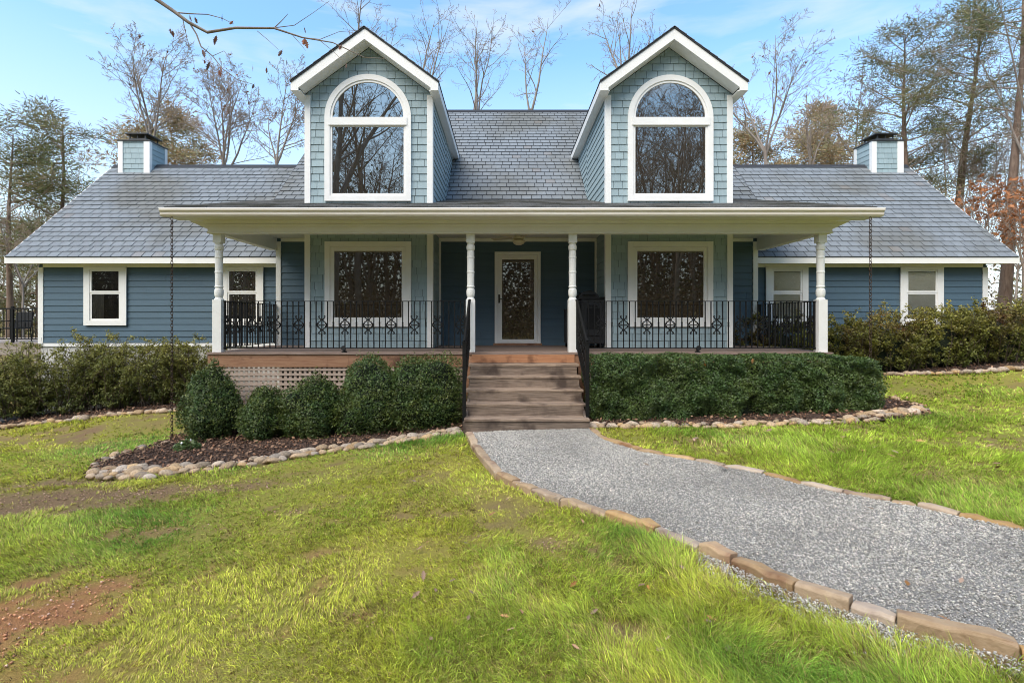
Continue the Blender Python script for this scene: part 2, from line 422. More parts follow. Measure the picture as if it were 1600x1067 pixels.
# ---- main walls (lap siding) at YM and bays
def wallrect(x0, x1, z0, z1, Y, kind, seed, holes=None):
    m = MB()
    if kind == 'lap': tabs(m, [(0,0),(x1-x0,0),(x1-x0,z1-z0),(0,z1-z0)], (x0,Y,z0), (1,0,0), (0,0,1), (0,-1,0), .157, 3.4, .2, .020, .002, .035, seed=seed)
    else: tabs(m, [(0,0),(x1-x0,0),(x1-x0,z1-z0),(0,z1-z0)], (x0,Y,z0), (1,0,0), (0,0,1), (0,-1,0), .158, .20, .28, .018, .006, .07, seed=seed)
    return m
w = wallrect(XL, XR, DECK, 3.72, YM, 'lap', 21)
mwall = w.build('wall', LAP, house)
b = MB(); b.box(XL, XR, YM+.004, YM+.12, 0, 4.2); b.build('sheathing', ROOMD, mwall)
cb = MB()
for x0, x1 in ((XL-.015, XL+.10), (XR-.10, XR+.015)):
    cb = MB(); cb.box(x0, x1, YM-.035, YM+.10, -.3, 3.62); cb.build('corner_board', WHITE, mwall, bevel=.003)
fb = MB(); fb.box(XL+.1, XR-.1, YM-.03, YM-.001, 3.62, 3.698); fb.build('frieze_board', CREAM, mwall)

BAYS = [(-4.306, -1.587), (2.167, 4.871)]
WIN = [(-3.886, -2.03), (2.627, 4.457)]
DZ0 = 4.28
for bi, ((x0, x1), (u0, u1)) in enumerate(zip(BAYS, WIN)):
    # bay below the porch roof
    m = wallrect(x0, x1, DECK, 3.72, YB, 'shake', 31+bi)
    for sx, xx in ((0, x0), (1, x1)):   # returns
        O = (xx, YM, DECK) if sx == 0 else (xx, YB, DECK)
        U = (0,-1,0) if sx == 0 else (0,1,0); Nn = (-1,0,0) if sx == 0 else (1,0,0)
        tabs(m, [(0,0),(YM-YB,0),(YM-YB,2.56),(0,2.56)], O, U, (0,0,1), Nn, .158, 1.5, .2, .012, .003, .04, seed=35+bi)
    bay = m.build('bay_wall', SHAKE, house)
    s = MB(); s.box(x0+.005, x1-.005, YB+.005, YM-.04, DECK, 3.71); s.build('sheathing', ROOMD, bay)
    cb = MB()
    for xa, xb in ((x0-.02, x0+.10), (x1-.10, x1+.02)):
        cb = MB(); cb.box(xa, xb, YB-.03, YB+.10, DECK, 3.695); cb.build('corner_board', WHITE, bay, bevel=.003)
    # inner frame around the recess
    ib = MB(); xi = x1+.005 if bi == 0 else x0-.055
    ib.box(xi, xi+.05, YM-.06, YM-.035, DECK, 3.62); ib.build('trim_strip', WHITE, bay)
    # picture window
    z0, z1 = wz(510.6, YB), wz(378, YB)
    def ring(mb_, a0, a1, c0, c1, t, y0, y1):
        mb_.box(a0, a0+t, y0, y1, c0, c1); mb_.box(a1-t, a1, y0, y1, c0, c1)
        mb_.box(a0+t, a1-t, y0, y1, c0, c0+t); mb_.box(a0+t, a1-t, y0, y1, c1-t, c1)
    wf = MB(); ring(wf, u0, u1, z0, z1, .115, YB-.06, YB-.012)
    win = wf.build('picture_window', WHITE, house, bevel=.004)
    sa = MB(); ring(sa, u0+.117, u1-.117, z0+.117, z1-.117, .085, YB-.045, YB-.016); sa.build('sash', WHITE, win, bevel=.003)
    p = MB(); p.poly([(u0+.15,YB-.024,z0+.15),(u1-.15,YB-.024,z0+.15),(u1-.15,YB-.024,z1-.15),(u0+.15,YB-.024,z1-.15)]); p.build('pane', GLASSP, win)
    # ---- dormer
    xm = (x0+x1)/2; hw = (x1-x0)/2
    zs, zap = 6.62, 7.62
    m = MB()
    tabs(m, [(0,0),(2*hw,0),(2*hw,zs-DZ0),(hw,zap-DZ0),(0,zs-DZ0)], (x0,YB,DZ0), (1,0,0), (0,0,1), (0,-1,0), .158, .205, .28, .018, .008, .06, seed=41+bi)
    sb = MB()
    sb.prism([(x0+.01,YB+.006,DZ0-.3),(x1-.01,YB+.006,DZ0-.3),(x1-.01,YB+.006,zs),(xm,YB+.006,zap),(x0+.01,YB+.006,zs)], (0,.3,0))
    # cheeks: lap siding polygon between roof planes and dormer eave
    def mainz(y): return PEZ+(JZ-PEZ)/(JY-PEY)*(y-PEY) if y < JY else JZ+(MRZ-JZ)/(MRY-JY)*(y-JY)
    ye = JY+(zs-JZ)*(MRY-JY)/(MRZ-JZ)
    cks = []
    for sx, xx in ((-1, x0), (1, x1)):
        ck = MB(); cks.append(ck)
        parts = [[(0,DZ0-.1),(JY-YB,JZ-.05),(JY-YB,zs+.05),(0,zs+.05)], [(JY-YB,JZ-.05),(ye-YB,zs),(ye-YB,zs+.05),(JY-YB,zs+.05)]]
        for k, pl in enumerate(parts):
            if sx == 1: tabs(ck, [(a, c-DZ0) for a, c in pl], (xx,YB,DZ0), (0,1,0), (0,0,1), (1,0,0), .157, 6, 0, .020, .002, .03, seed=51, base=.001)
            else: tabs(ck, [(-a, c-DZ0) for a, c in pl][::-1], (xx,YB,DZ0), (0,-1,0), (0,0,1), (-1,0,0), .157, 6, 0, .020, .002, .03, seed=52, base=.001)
        sb.prism([(xx-sx*.02,YB+.31,DZ0-.3),(xx-sx*.02,ye+.3,zs-.1),(xx-sx*.02,ye+.3,zs),(xx-sx*.02,YB+.31,zs)], (sx*.012,0,0))
    dorm = m.build('dormer', SHAKE, house)
    for ck in cks: ck.build('cheek_siding', SHAKE, dorm)
    sb.build('sheathing', ROOMD, dorm)
    cb = MB()
    for xa, xb in ((x0-.02, x0+.105), (x1-.105, x1+.02)):
        cb = MB(); cb.prism([(xa,YB-.03,mainz(YB-.03)-.03),(xb,YB-.03,mainz(YB-.03)-.03),(xb,YB-.03,6.60),(xa,YB-.03,6.60)], (0,.13,0)); cb.build('corner_board', WHITE, dorm, bevel=.003)
    # roof of the dormer
    y0 = 10.68; ez, az, ow = 6.75, 7.88, 1.54
    sl = (az-ez)/ow; Lr = math.hypot(ow, az-ez)
    yb_e = JY+(ez-JZ)*(MRY-JY)/(MRZ-JZ)+.15; yb_a = JY+(az-JZ)*(MRY-JY)/(MRZ-JZ)+.15
    rm = MB(); ru = MB()
    for sx in (-1, 1):
        V = Vector((-sx*ow, 0, az-ez)).normalized(); Nn = Vector((sx*(az-ez), 0, ow)).normalized()
        O = Vector((xm+sx*ow, y0-.03, ez))
        if sx == 1: U = Vector((0,1,0)); pl = [(0,0),(yb_e-y0,0),(yb_a-y0,Lr),(0,Lr)]
        else: U = Vector((0,-1,0)); pl = [(0,0),(0,Lr),(-(yb_a-y0),Lr),(-(yb_e-y0),0)]
        tabs(rm, pl, O, U, V, Nn, .20, .26, .08, .015, .01, .1, seed=61)
        q = [(xm+sx*(ow+.02),y0-.02,ez-.012),(xm,y0-.02,az+.002),(xm,yb_a,az+.002),(xm+sx*(ow+.02),yb_e,ez-.012)]
        ru.prism(q, -Nn*.03)
    dr = rm.build('roof', ROOF, dorm); ru.build('roof_underlay', ROOFB, dr)
    # rake fascia (front) with returns
    fa = MB()
    t1, t2 = .26, .2
    for sx in (-1, 1):
        fa.prism([(xm+sx*(ow+.0),y0,ez-.03),(xm,y0,az-.035),(xm,y0,az-t1),(xm+sx*(hw+.02),y0,az-t1-sl*(hw+.02)),(xm+sx*(hw+.02),y0,ez-t2),(xm+sx*ow,y0,ez-t2)][::sx], (0,.035,0))
    fa.build('fascia', WHITE, dorm, bevel=.003)
    # soffits: raked soffit at the front, flat boxed eaves along the sides
    so = MB()
    for sx in (-1, 1):
        a = (xm+sx*(hw+.02), az-t1-sl*(hw+.02))
        so.prism([(xm,y0+.036,az-t1+.01),(a[0],y0+.036,a[1]+.01),(a[0],YB-.016,a[1]+.01),(xm,YB-.016,az-t1+.01)], (0,0,.02))
        ya = JY+(ez-t2-JZ)*(MRY-JY)/(MRZ-JZ)
        xa, xb = sorted((xm+sx*(hw-.01), xm+sx*(ow-.02)))
        so.box(xa, xb, y0+.036, ya+.1, ez-t2+.002, ez-t2+.022)
    so.build('soffit', WHITE, dorm)
    for sx in (-1, 1):
        sf2 = MB()
        xa, xb = sorted((xm+sx*(ow-.02), xm+sx*(ow+.006)))
        ya = JY+(ez-t2-JZ)*(MRY-JY)/(MRZ-JZ)
        sf2.prism([(xa,y0+.036,ez-t2),(xa,ya,ez-t2),(xa,ya+.2,ez-.04),(xa,y0+.036,ez-.04)], (xb-xa,0,0))
        sf2.build('eave_fascia', WHITE, dorm)
    # arched window
    za = 6.105; zb = wz(315, YB); zmid0, zmid1 = wz(197.6, YB), wz(185.5, YB)
    Ro = (u1-u0)/2; xw = (u0+u1)/2; tr = .115
    def arch(mbx, ro, ri, zc, y0_, y1_, n=32):
        for k in range(n):
            a, c = math.pi*k/n, math.pi*(k+1)/n
            p = [(xw+r*math.cos(t), zc+r*math.sin(t)) for r, t in ((ri,a),(ro,a),(ro,c),(ri,c))]
            i = len(mbx.v)
            mbx.v += [(q[0],y0_,q[1]) for q in p]+[(q[0],y1_,q[1]) for q in p]; mbx.c += [(1,1,1)]*8
            mbx.f += [(i,i+1,i+2,i+3),(i+4,i+7,i+6,i+5),(i+1,i+5,i+6,i+2),(i,i+3,i+7,i+4)]
    wf = MB(); arch(wf, Ro, Ro-tr, za, YB-.065, YB-.012)
    wf.box(u0, u0+tr, YB-.065, YB-.012, zb, za); wf.box(u1-tr, u1, YB-.065, YB-.012, zb, za)
    wf.box(u0+tr, u1-tr, YB-.065, YB-.012, zb, zb+.11)
    wn = wf.build('window_frame', WHITE, dorm)
    sa = MB(); ri = Ro-tr
    arch(sa, ri-.001, ri-.05, za, YB-.045, YB-.016)
    for xa in (u0+tr+.001, u1-tr-.046): sa.box(xa, xa+.045, YB-.045, YB-.016, zb+.112, zmid0)
    sa.box(u0+tr+.046, u1-tr-.046, YB-.045, YB-.016, zb+.112, zb+.165)
    sa.box(u0+tr-.03, u1-tr+.03, YB-.085, YB-.018, zmid0, zmid1)
    sa.box(u0+tr+.046, u1-tr-.046, YB-.045, YB-.016, zmid0-.025, zmid0-.001)
    sa.build('sash', WHITE, dorm, bevel=.002)
    p = MB(); p.poly([(u0+tr+.02,YB-.024,zb+.14),(u1-tr-.02,YB-.024,zb+.14),(u1-tr-.02,YB-.024,zmid0-.003),(u0+tr+.02,YB-.024,zmid0-.003)]); p.build('pane', GLASSD, dorm)
    p = MB(); p.poly([(xw+(ri-.02)*math.cos(math.pi*k/32), YB-.024, za+.003+(ri-.02)*math.sin(math.pi*k/32)) for k in range(33)]); p.build('pane', GLASSD, dorm)

# ---- wings
def dh_window(xa, xb, z0, z1, zmid, kind):
    """double hung window, xa..xb trim"""
    Y = YW-.017
    f = MB(); t = .15
    f.box(xa, xa+t, Y-.05, Y-.012, z0, z1); f.box(xb-t, xb, Y-.05, Y-.012, z0, z1)
    f.box(xa+t, xb-t, Y-.05, Y-.012, z0, z0+.12); f.box(xa+t, xb-t, Y-.05, Y-.012, z1-.07, z1)
    w_ = f.build('window', WHITE, house, bevel=.003)
    s_ = MB(); q = .045
    for za, zb, yy in ((z0+.122, zmid, Y-.030), (zmid, z1-.072, Y-.040)):
        s_.box(xa+t+.001, xa+t+q, yy, Y-.016, za, zb); s_.box(xb-t-q, xb-t-.001, yy, Y-.016, za, zb)
        s_.box(xa+t+q, xb-t-q, yy, Y-.016, za, za+.05); s_.box(xa+t+q, xb-t-q, yy, Y-.016, zb-.035, zb)
    s_.build('sash', WHITE, w_)
    for za, zb in ((z0+.15, zmid-.02), (zmid+.03, z1-.09)):
        p = MB(); yy = Y-.022; p.poly([(xa+t+.03,yy,za),(xb-t-.03,yy,za),(xb-t-.03,yy,zb),(xa+t+.03,yy,zb)])
        p.build('pane', GLASSC if kind else GLASSD, w_)
    if kind == 'blind':
        bl = MB(); n = 46; h = (z1-z0-.28)/n
        for k in range(n):
            za = z0+.16+k*h
            bl.poly([(xa+t+.03,Y-.0165,za),(xb-t-.03,Y-.0165,za),(xb-t-.03,Y-.0195,za+h*.9),(xa+t+.03,Y-.0195,za+h*.9)])
        bl.build('blind', BLIND, w_)
    if kind == 'curtain':
        bl = MB(); bl.poly([(xa+t,Y-.0145,z0+.12),(xb-t,Y-.0145,z0+.12),(xb-t,Y-.0145,z1-.07),(xa+t,Y-.0145,z1-.07)]); bl.build('room', ROOMD, w_)
        bl = MB(); n = 10
        for k in range(n):
            a, c = xa+t+.06+k*.028, xa+t+.06+(k+1)*.028
            bl.poly([(a,Y-.0165-.003*(k%2),z0+.15),(c,Y-.0165-.003*((k+1)%2),z0+.15),(c,Y-.0165-.003*((k+1)%2),zmid-.02),(a,Y-.0165-.003*(k%2),zmid-.02)])
        bl.build('curtain', CURT, w_)
    return w_
for side in (0, 1):
    xa, xb = (WXL, XL+.3) if side == 0 else (XR-.3, WXR)
    m = wallrect(xa, xb, WB, WT+.06, YW, 'lap', 71+side)
    wl = m.build('wall', LAP, house)
    s = MB(); s.box(xa+.005, xb-.005, YW+.004, 2*WRY-YW, WB, WT+.1); s.build('sheathing', ROOMD, wl)
    xe = xa if side == 0 else xb
    s2 = MB()
    gz = [(0, WB), (2*(WRY-YW), WB), (2*(WRY-YW), WT), (WRY-YW, WRZ-.12), (0, WT)]
    if side == 0: tabs(s2, [(-a, c-WB) for a, c in gz], (xe,YW,WB), (0,-1,0), (0,0,1), (-1,0,0), .157, 3.4, .2, .013, .002, .03, seed=75)
    else: tabs(s2, [(a, c-WB) for a, c in gz], (xe,YW,WB), (0,1,0), (0,0,1), (1,0,0), .157, 3.4, .2, .013, .002, .03, seed=76)
    s2.build('gable_siding', LAP, wl)
    cb = MB()
    if side == 0: cb.box(xa-.02, xa+.11, YW-.03, YW+.10, WB-.02, WT)
    else: cb.box(xb-.11, xb+.02, YW-.03, YW+.10, WB-.02, WT)
    cb.build('corner_board', WHITE, wl, bevel=.003)
    fr = MB(); fr.box(xa+(.11 if side == 0 else 0), xb-(.11 if side else 0), YW-.034, YW-.001, WT, WT+.12); fr.build('frieze_board', CREAM, wl)
    fd = MB(); fd.box(xa+.03, xb-.03, YW+.01, 2*WRY-YW, -1.3, WB-.002); fd.build('foundation', FOUND, wl)
    bd = MB(); bd.box(xa+.02, xb-.02, YW-.02, YW+.005, WB-.09, WB-.005); bd.build('water_table', WHITE, wl)
    ra, rb_ = (WEL, XL+1.2) if side == 0 else (XR-1.2, WER)
    mb, bb = MB(), MB()
    slopeplane(mb, bb, ra, rb_, YWE, WEZ, WRY, WRZ, 81+side)
    rf = mb.build('roof', ROOF, house)
    bb.poly([(ra,2*WRY-YWE,WEZ),(ra,WRY,WRZ),(rb_,WRY,WRZ),(rb_,2*WRY-YWE,WEZ)])
    bb.build('roof_underlay', ROOFB, rf)
    rc = MB(); rc.prism([(ra,WRY-.1,WRZ-.06),(ra,WRY,WRZ+.05),(ra,WRY+.1,WRZ-.06)], (rb_-ra,0,0)); rc.build('ridge_cap', ROOFB, rf)
    fa = MB()
    fa.box(ra, rb_, YWE+.005, YWE+.03, WEZ-.15, WEZ-.012)
    xx = ra-.025 if side == 0 else rb_
    fa.prism([(xx,YWE+.005,WEZ-.15),(xx,WRY,WRZ-.2),(xx,2*WRY-YWE,WEZ-.15),(xx,2*WRY-YWE,WEZ+.01),(xx,WRY,WRZ+.01),(xx,YWE+.005,WEZ+.005)], (.025,0,0))
    fa.build('fascia', WHITE, rf)
    so = MB(); so.box(ra+.001, rb_-.001, YWE+.031, YW-.035, WEZ-.13, WEZ-.11); so.build('soffit', CREAM, rf)
    # chimney
    c0, c1 = (-11.82, -10.90) if side == 0 else (11.22, 12.14)
    yb0, yb1, zt = 15.67, 16.45, 7.21
    ch = MB(); zl = 5.9
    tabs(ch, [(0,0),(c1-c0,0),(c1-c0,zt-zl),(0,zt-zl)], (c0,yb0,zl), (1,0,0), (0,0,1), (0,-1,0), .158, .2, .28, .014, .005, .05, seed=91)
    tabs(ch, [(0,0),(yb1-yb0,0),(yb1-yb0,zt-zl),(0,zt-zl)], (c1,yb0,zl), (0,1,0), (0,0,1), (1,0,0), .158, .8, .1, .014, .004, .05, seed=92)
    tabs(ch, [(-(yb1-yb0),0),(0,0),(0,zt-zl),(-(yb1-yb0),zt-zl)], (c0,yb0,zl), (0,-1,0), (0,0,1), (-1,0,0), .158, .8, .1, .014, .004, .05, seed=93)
    chim = ch.build('chimney', SHAKE, house)
    s = MB(); s.box(c0+.01, c1-.01, yb0+.01, yb1, zl, zt-.01); s.build('chimney_core', ROOMD, chim)
    cb = MB()
    for xa_, xb_, ya_, yc_ in ((c0-.025, c0+.12, yb0-.03, yb0+.09), (c1-.16, c1+.025, yb0-.03, yb0+.09), (c0-.025, c0+.08, yb1-.1, yb1+.02), (c1-.08, c1+.025, yb1-.1, yb1+.02)):
        cb = MB(); cb.box(xa_, xb_, ya_, yc_, zl, zt); cb.build('corner_board', WHITE, chim, bevel=.003)
    cp = MB()
    cp.box(c0-.04, c1+.04, yb0-.05, yb1+.04, zt+.001, zt+.035)
    q0, q1 = c0+.18, c1-.14
    cp.box(q0+.03, q1-.03, yb0+.10, yb1-.10, zt+.036, zt+.13)
    for xa_ in (q0+.05, q1-.08, (q0+q1)/2-.015):
        for ya_ in (yb0+.10, yb1-.13): cp.box(xa_, xa_+.03, ya_, ya_+.03, zt+.131, zt+.24)
    cp.box(q0-.04, q1+.04, yb0+.03, yb1-.03, zt+.241, zt+.275)
    cp.build('chimney_cap', CAPM, chim)
wk = [(wx(133.5,YW), wx(200,YW), 'curtain'), (wx(347.5,YW), wx(413,YW), ''), (wx(1195,YW), wx(1261,YW), 'blind'), (wx(1404.5,YW), wx(1471.5,YW), 'blind')]
for xa, xb, k in wk: dh_window(xa, xb, wz(508.5,YW), WT+.005, wz(457.8,YW), k)

# ---- door
dx0, dx1, dz0, dz1 = wx(773,YM), wx(844.5,YM), wz(536.6,YM), wz(394,YM)
d = MB(); t = .075; yd = YM-.07
d.box(dx0, dx0+t, yd, YM-.012, dz0, dz1); d.box(dx1-t, dx1, yd, YM-.012, dz0, dz1); d.box(dx0+t, dx1-t, yd, YM-.012, dz1-t, dz1)
door = d.build('storm_door', WHITE, house, bevel=.004)
d = MB(); gx0_, gx1_, gz0_, gz1_ = wx(784.5,YM), wx(834.5,YM), wz(530,YM), wz(406,YM)
d.box(dx0+t+.002, gx0_, YM-.058, YM-.02, dz0+.01, dz1-t-.002); d.box(gx1_, dx1-t-.002, YM-.058, YM-.02, dz0+.01, dz1-t-.002)
d.box(gx0_, gx1_, YM-.058, YM-.02, dz0+.01, gz0_); d.box(gx0_, gx1_, YM-.058, YM-.02, gz1_, dz1-t-.002)
d.build('door_leaf', WHITE, door, bevel=.003)
p = MB(); p.poly([(gx0_,YM-.04,gz0_),(gx1_,YM-.04,gz0_),(gx1_,YM-.04,gz1_),(gx0_,YM-.04,gz1_)]); p.build('pane', GLASSP, door)
h = MB(); hx = wx(780,YM); hz = wz(467,YM)
h.box(hx-.02, hx+.02, YM-.066, YM-.0585, hz-.10, hz+.10); h.tube([(hx,YM-.066,hz),(hx,YM-.11,hz),(hx+.08,YM-.115,hz-.005)], .011, 8)
h.build('handle', BRASS, door)
h = MB(); h.box(dx0-.03, dx1+.03, YM-.15, YM-.012, DECK+.003, dz0+.008); h.build('threshold', FASCW, door)

# ---- deck
dk = MB(); x = XC-5.9; DX0, DX1 = XC-5.88, XC+5.88
rr = random.Random(5)
y = 9.60; k = 0
while y < YM-.05:
    y1 = min(y+.138, YM-.016)
    xs = [DX0]+sorted(rr.uniform(DX0+1, DX1-1) for _ in range(2))+[DX1]
    for a, c in zip(xs, xs[1:]):
        v = rr.uniform(.8, 1.15)
        if k == 0: v *= 1.05
        dk.box(a+.0015, c-.0015, y, y1-.006, DECK-.038, DECK, (v, v, v))
    y = y1; k += 1
deck = dk.build('porch_deck', DECKW, house)
fa = MB(); xs = [DX0+.01, wx(545,9.63), wx(738,9.63)]
for a, c, v in ((DX0+.01, wx(545,9.63), 1), (wx(545,9.63)+.004, -.70, .92), (-.695, 1.30, 1.15), (1.304, 3.7, .95), (3.705, DX1-.01, 1)):
    fa.box(a, c, 9.622, 9.66, .885, DECK-.04, (v,v,v))
for xx in (DX0+.01, DX1-.048): fa.box(xx, xx+.038, 9.661, YM-.02, .885, DECK-.04)
fa.build('fascia_board', FASCW, deck)
lp = MB()
for xx in (DX0+.02, wx(543,9.63), -.80, 1.36, 3.7, DX1-.16):
    lp = MB(); lp.box(xx, xx+.13, 9.63, 9.655, -.6, .884); lp.build('skirt_post', FASCW, deck)
lt = MB()
for a, c in ((DX0+.15, -.80), (1.49, DX1-.16)):
    xx = a
    while xx < c:
        v = rr.uniform(.85, 1.1); lt.box(xx, xx+.047, 9.650, 9.657, -.62, .88, (v,v,v)); xx += .092
    zz = .86
    while zz > -.62:
        v = rr.uniform(.85, 1.1); lt.box(a, c, 9.640, 9.6485, zz-.047, zz, (v,v,v)); zz -= .092
lt.build('lattice', LATW, deck)

# ---- posts
def post_mesh():
    m = MB(); s = .085
    m.box(-s, s, -s, s, DECK, 2.15)
    m.box(-.078, .078, -.078, .078, 3.235, 3.395)
    pr_ = [(.082,2.151),(.082,2.165),(.070,2.18),(.062,2.20),(.074,2.225),(.080,2.26),(.082,2.30),(.078,2.345),(.066,2.365),(.060,2.375),(.076,2.39),(.078,2.405),(.068,2.42),
           (.068,2.60),(.069,2.66),(.074,2.665),(.074,2.69),(.068,2.695),(.069,2.94),(.074,2.945),(.074,2.97),(.068,2.975),(.068,3.06),(.062,3.085),(.074,3.10),(.080,3.13),(.081,3.165),(.074,3.19),(.060,3.205),(.072,3.222),(.076,3.234)]
    m.lathe(pr_, 0, 0, 20)
    return m
POSTX = [-5.46, -.665, 1.275, 6.0]
p0 = post_mesh().build('porch_post', WHITE, house, bevel=.004)
me = p0.data
for i, xx in enumerate(POSTX):
    o = p0 if i == 0 else p0.copy()
    if i: col.objects.link(o)
    o.location = (xx, YF+.085, 0)
    if i: o.parent = house; o.matrix_parent_inverse = p0.matrix_parent_inverse.copy()

# ---- railings
TOPZ, BOTZ = 2.125, 1.235
bm_ = MB(); bm_.box(-.009,.009,-.009,.009,0,TOPZ-BOTZ); BAL = bm_.build('tmp', DARKM).data
kn = MB(); kn.box(-.009,.009,-.009,.009,0,TOPZ-BOTZ)
for zz in (.40,.435,.47): kn.box(-.014,.014,-.014,.014,zz,zz+.022)
BALK = kn.build('tmp', DARKM).data
sc = MB()
Q = [(.086,.0),(.090,.022),(.078,.034),(.067,.026),(.070,.012)]
Q2 = [(.086,.0),(.084,.03),(.062,.052),(.036,.066),(.020,.088),(.022,.110),(.040,.128),(.058,.142),(.064,.160),(.052,.172),(.040,.164),(.044,.152)]
for sx in (-1, 1):
    for sz in (-1, 1):
        sc.tube([(sx*a, 0, sz*b) for a, b in Q2], .011, 5); sc.tube([(sx*a, 0, sz*b) for a, b in Q], .011, 5)
    sc.tube([(sx*.012,0,0),(sx*.062,0,0)], .008, 5)
    sc.tube([(sx*.008,0,.10),(sx*.02,0,.09)], .006, 5); sc.tube([(sx*.008,0,-.10),(sx*.02,0,-.09)], .006, 5)
SCR = sc.build('tmp', DARKM).data
for o in [o for o in col.objects if o.name.startswith('tmp')]: bpy.data.objects.remove(o)
def inst(name, me, parent, loc, rz=0):
    o = bpy.data.objects.new(name, me); col.objects.link(o); attach(o, parent); o.location = loc; o.rotation_euler = (0,0,rz); return o
def railing(a, b, off=0):
    """a,b (x,y) level railing along the deck edge"""
    A, B = Vector((*a,0)), Vector((*b,0)); L = (B-A).length; d = (B-A)/L; rz = math.atan2(d.y, d.x)
    r = MB()
    r.bar((A.x,A.y,TOPZ), (B.x,B.y,TOPZ), .038, .014); r.bar((A.x,A.y,BOTZ), (B.x,B.y,BOTZ), .026, .014)
    for p in (A+d*.03, B-d*.03): r.box(p.x-.014, p.x+.014, p.y-.014, p.y+.014, BOTZ-.03, TOPZ+.008)
    rail = r.build('railing', DARKM, house)
    n = int(L/.1085); sp = L/n
    for k in range(1, n):
        p = A+d*(k*sp); kk = (k+off) % 4
        inst('baluster', BALK if kk == 0 else BAL, rail, (p.x, p.y, BOTZ+.001), rz)
        if kk == 2: inst('scroll', SCR, rail, (p.x, p.y, BOTZ+.44), rz)
    return rail
yr = YF+.09
railing((POSTX[0]+.086, yr), (POSTX[1]-.086, yr), 1)
railing((POSTX[2]+.086, yr), (POSTX[3]-.086, yr), 2)
railing((POSTX[0], yr+.086), (POSTX[0], YM-.04), 0)
railing((POSTX[3], yr+.086), (POSTX[3], YM-.04), 0)

# ---- stairs
RIS, TRD = DECK/6, .28
SX0, SX1 = -.655, 1.315
st = MB()
for k in range(1, 6):
    yk = 9.60-TRD*(k-1); v = rr.uniform(.85, 1.15)
    st.box(SX0+.02, SX1-.02, yk-.02, yk, DECK-RIS*k-.0, DECK-RIS*(k-1)-.045, (v, v*.97, v*.93)) if k > 1 else None
for xx in (SX0+.0, SX1-.04):
    st.prism([(xx,9.60,DECK-RIS-.05),(xx,9.60-TRD*5+.02,.0+RIS-.05),(xx,9.60-TRD*5+.02,-.05),(xx,9.60,-.05)], (.038,0,0), (.8,.8,.8))
stair = st.build('staircase', STAIRW, house)
for k in range(1, 6):
    yk = 9.60-TRD*(k-1); z = DECK-RIS*k
    for j, (ya, yb) in enumerate(((yk-TRD-.025, yk-TRD/2-.015), (yk-TRD/2-.009, yk-.022 if k > 1 else yk-.0))):
        v = rr.uniform(1.15, 1.5); e = rr.uniform(-.012, .012)
        m = MB(); m.box(SX0-.02+e, SX1+.02+e, ya, yb, z-.040, z, (v*1.05, v, v*.93)); m.build('tread', STAIRW, stair, bevel=.006)
yk = 9.60-TRD*5
m = MB(); m.box(SX0-.03, SX1+.03, yk-.005, yk+.02, -.06, RIS-.042, (.9,.88,.85)); m.build('riser', STAIRW, stair)
m = MB(); m.box(SX0+.02, SX1-.02, 9.60, 9.62, DECK-RIS+.001, DECK-.04, (1.35,1.2,1.05)); m.build('riser', FASCW, stair, bevel=.004)
for xx, sgn in ((-.675, -1), (1.335, 1)):
    r = MB()
    A = Vector((xx, 9.60, 2.14)); B = Vector((xx, 8.36, 1.40)); dd = B-A
    up = Vector((0,0,1))
    pts = [A+Vector((0,.03,.0)), A+Vector((0,-.03,-.005)), B+Vector((0,.02,.0)), B+Vector((0,-.01,-.02))]
    r.tube(pts, .026, 8)
    r.bar((xx,9.58,1.27), (xx,8.37,.545), .022, .014)
    r.box(xx-.028, xx+.028, 8.324, 8.380, -.05, 1.40); r.box(xx-.036, xx+.036, 8.316, 8.388, 1.401, 1.42); r.lathe([(.012,1.42),(.024,1.44),(.018,1.465),(.004,1.475)], xx, 8.352, 10)
    r.box(xx-.013, xx+.013, 9.585, 9.611, 1.22, 2.13)
    rail = r.build('stair_railing', DARKM, house)
    n = 11
    for k in range(1, n):
        t_ = k/n; yy = 9.58+(8.37-9.58)*t_; z0 = 1.27+(.545-1.27)*t_; z1 = 2.13+(1.40-2.13)*t_
        m = MB(); m.box(xx-.007, xx+.007, yy-.007, yy+.007, z0, z1)
        m.build('baluster', DARKM, rail)
        if k % 2 == 0: inst('scroll', SCR, rail, (xx, yy, (z0+z1)/2), math.pi/2)
        elif k % 2 == 1: pass
# post feet of decking skirting done

# ------------------------------------------------------------------ things on the porch
fan = empty('ceiling_fan', (XC+.01, 10.9, 3.70), 'cream ceiling fan with glass bowl light under the porch ceiling before the door', 'ceiling fan')
fx, fy = XC+.01, 10.9
m = MB(); m.lathe([(.05,3.70),(.06,3.66),(.02,3.65),(.02,3.58),(.09,3.57),(.12,3.54),(.12,3.49),(.08,3.47),(.05,3.465)][::-1], fx, fy, 18); m.build('motor', FANM, fan, smooth=False)
m = MB(); m.lathe([(.01,3.352),(.06,3.36),(.105,3.385),(.13,3.42),(.135,3.455),(.06,3.463)], fx, fy, 18); m.build('bowl_light', pm('frosted_bowl', (.62,.56,.42), None, 3, .35), fan, smooth=True)
for k in range(5):
    a = R(8+72*k); ca, sa_ = math.cos(a), math.sin(a)
    def pt(r, s, z): return (fx+ca*r-sa_*s, fy+sa_*r+ca*s, z)
    m = MB(); m.hexa([pt(.16,-.05,3.505),pt(.64,-.07,3.505),pt(.64,.07,3.525),pt(.16,.05,3.525),pt(.16,-.05,3.513),pt(.64,-.07,3.513),pt(.64,.07,3.533),pt(.16,.05,3.533)])
    m.bar(pt(.08,0,3.515), pt(.18,0,3.517), .03, .006); m.build('fan_blade', FANM, fan, bevel=.003)

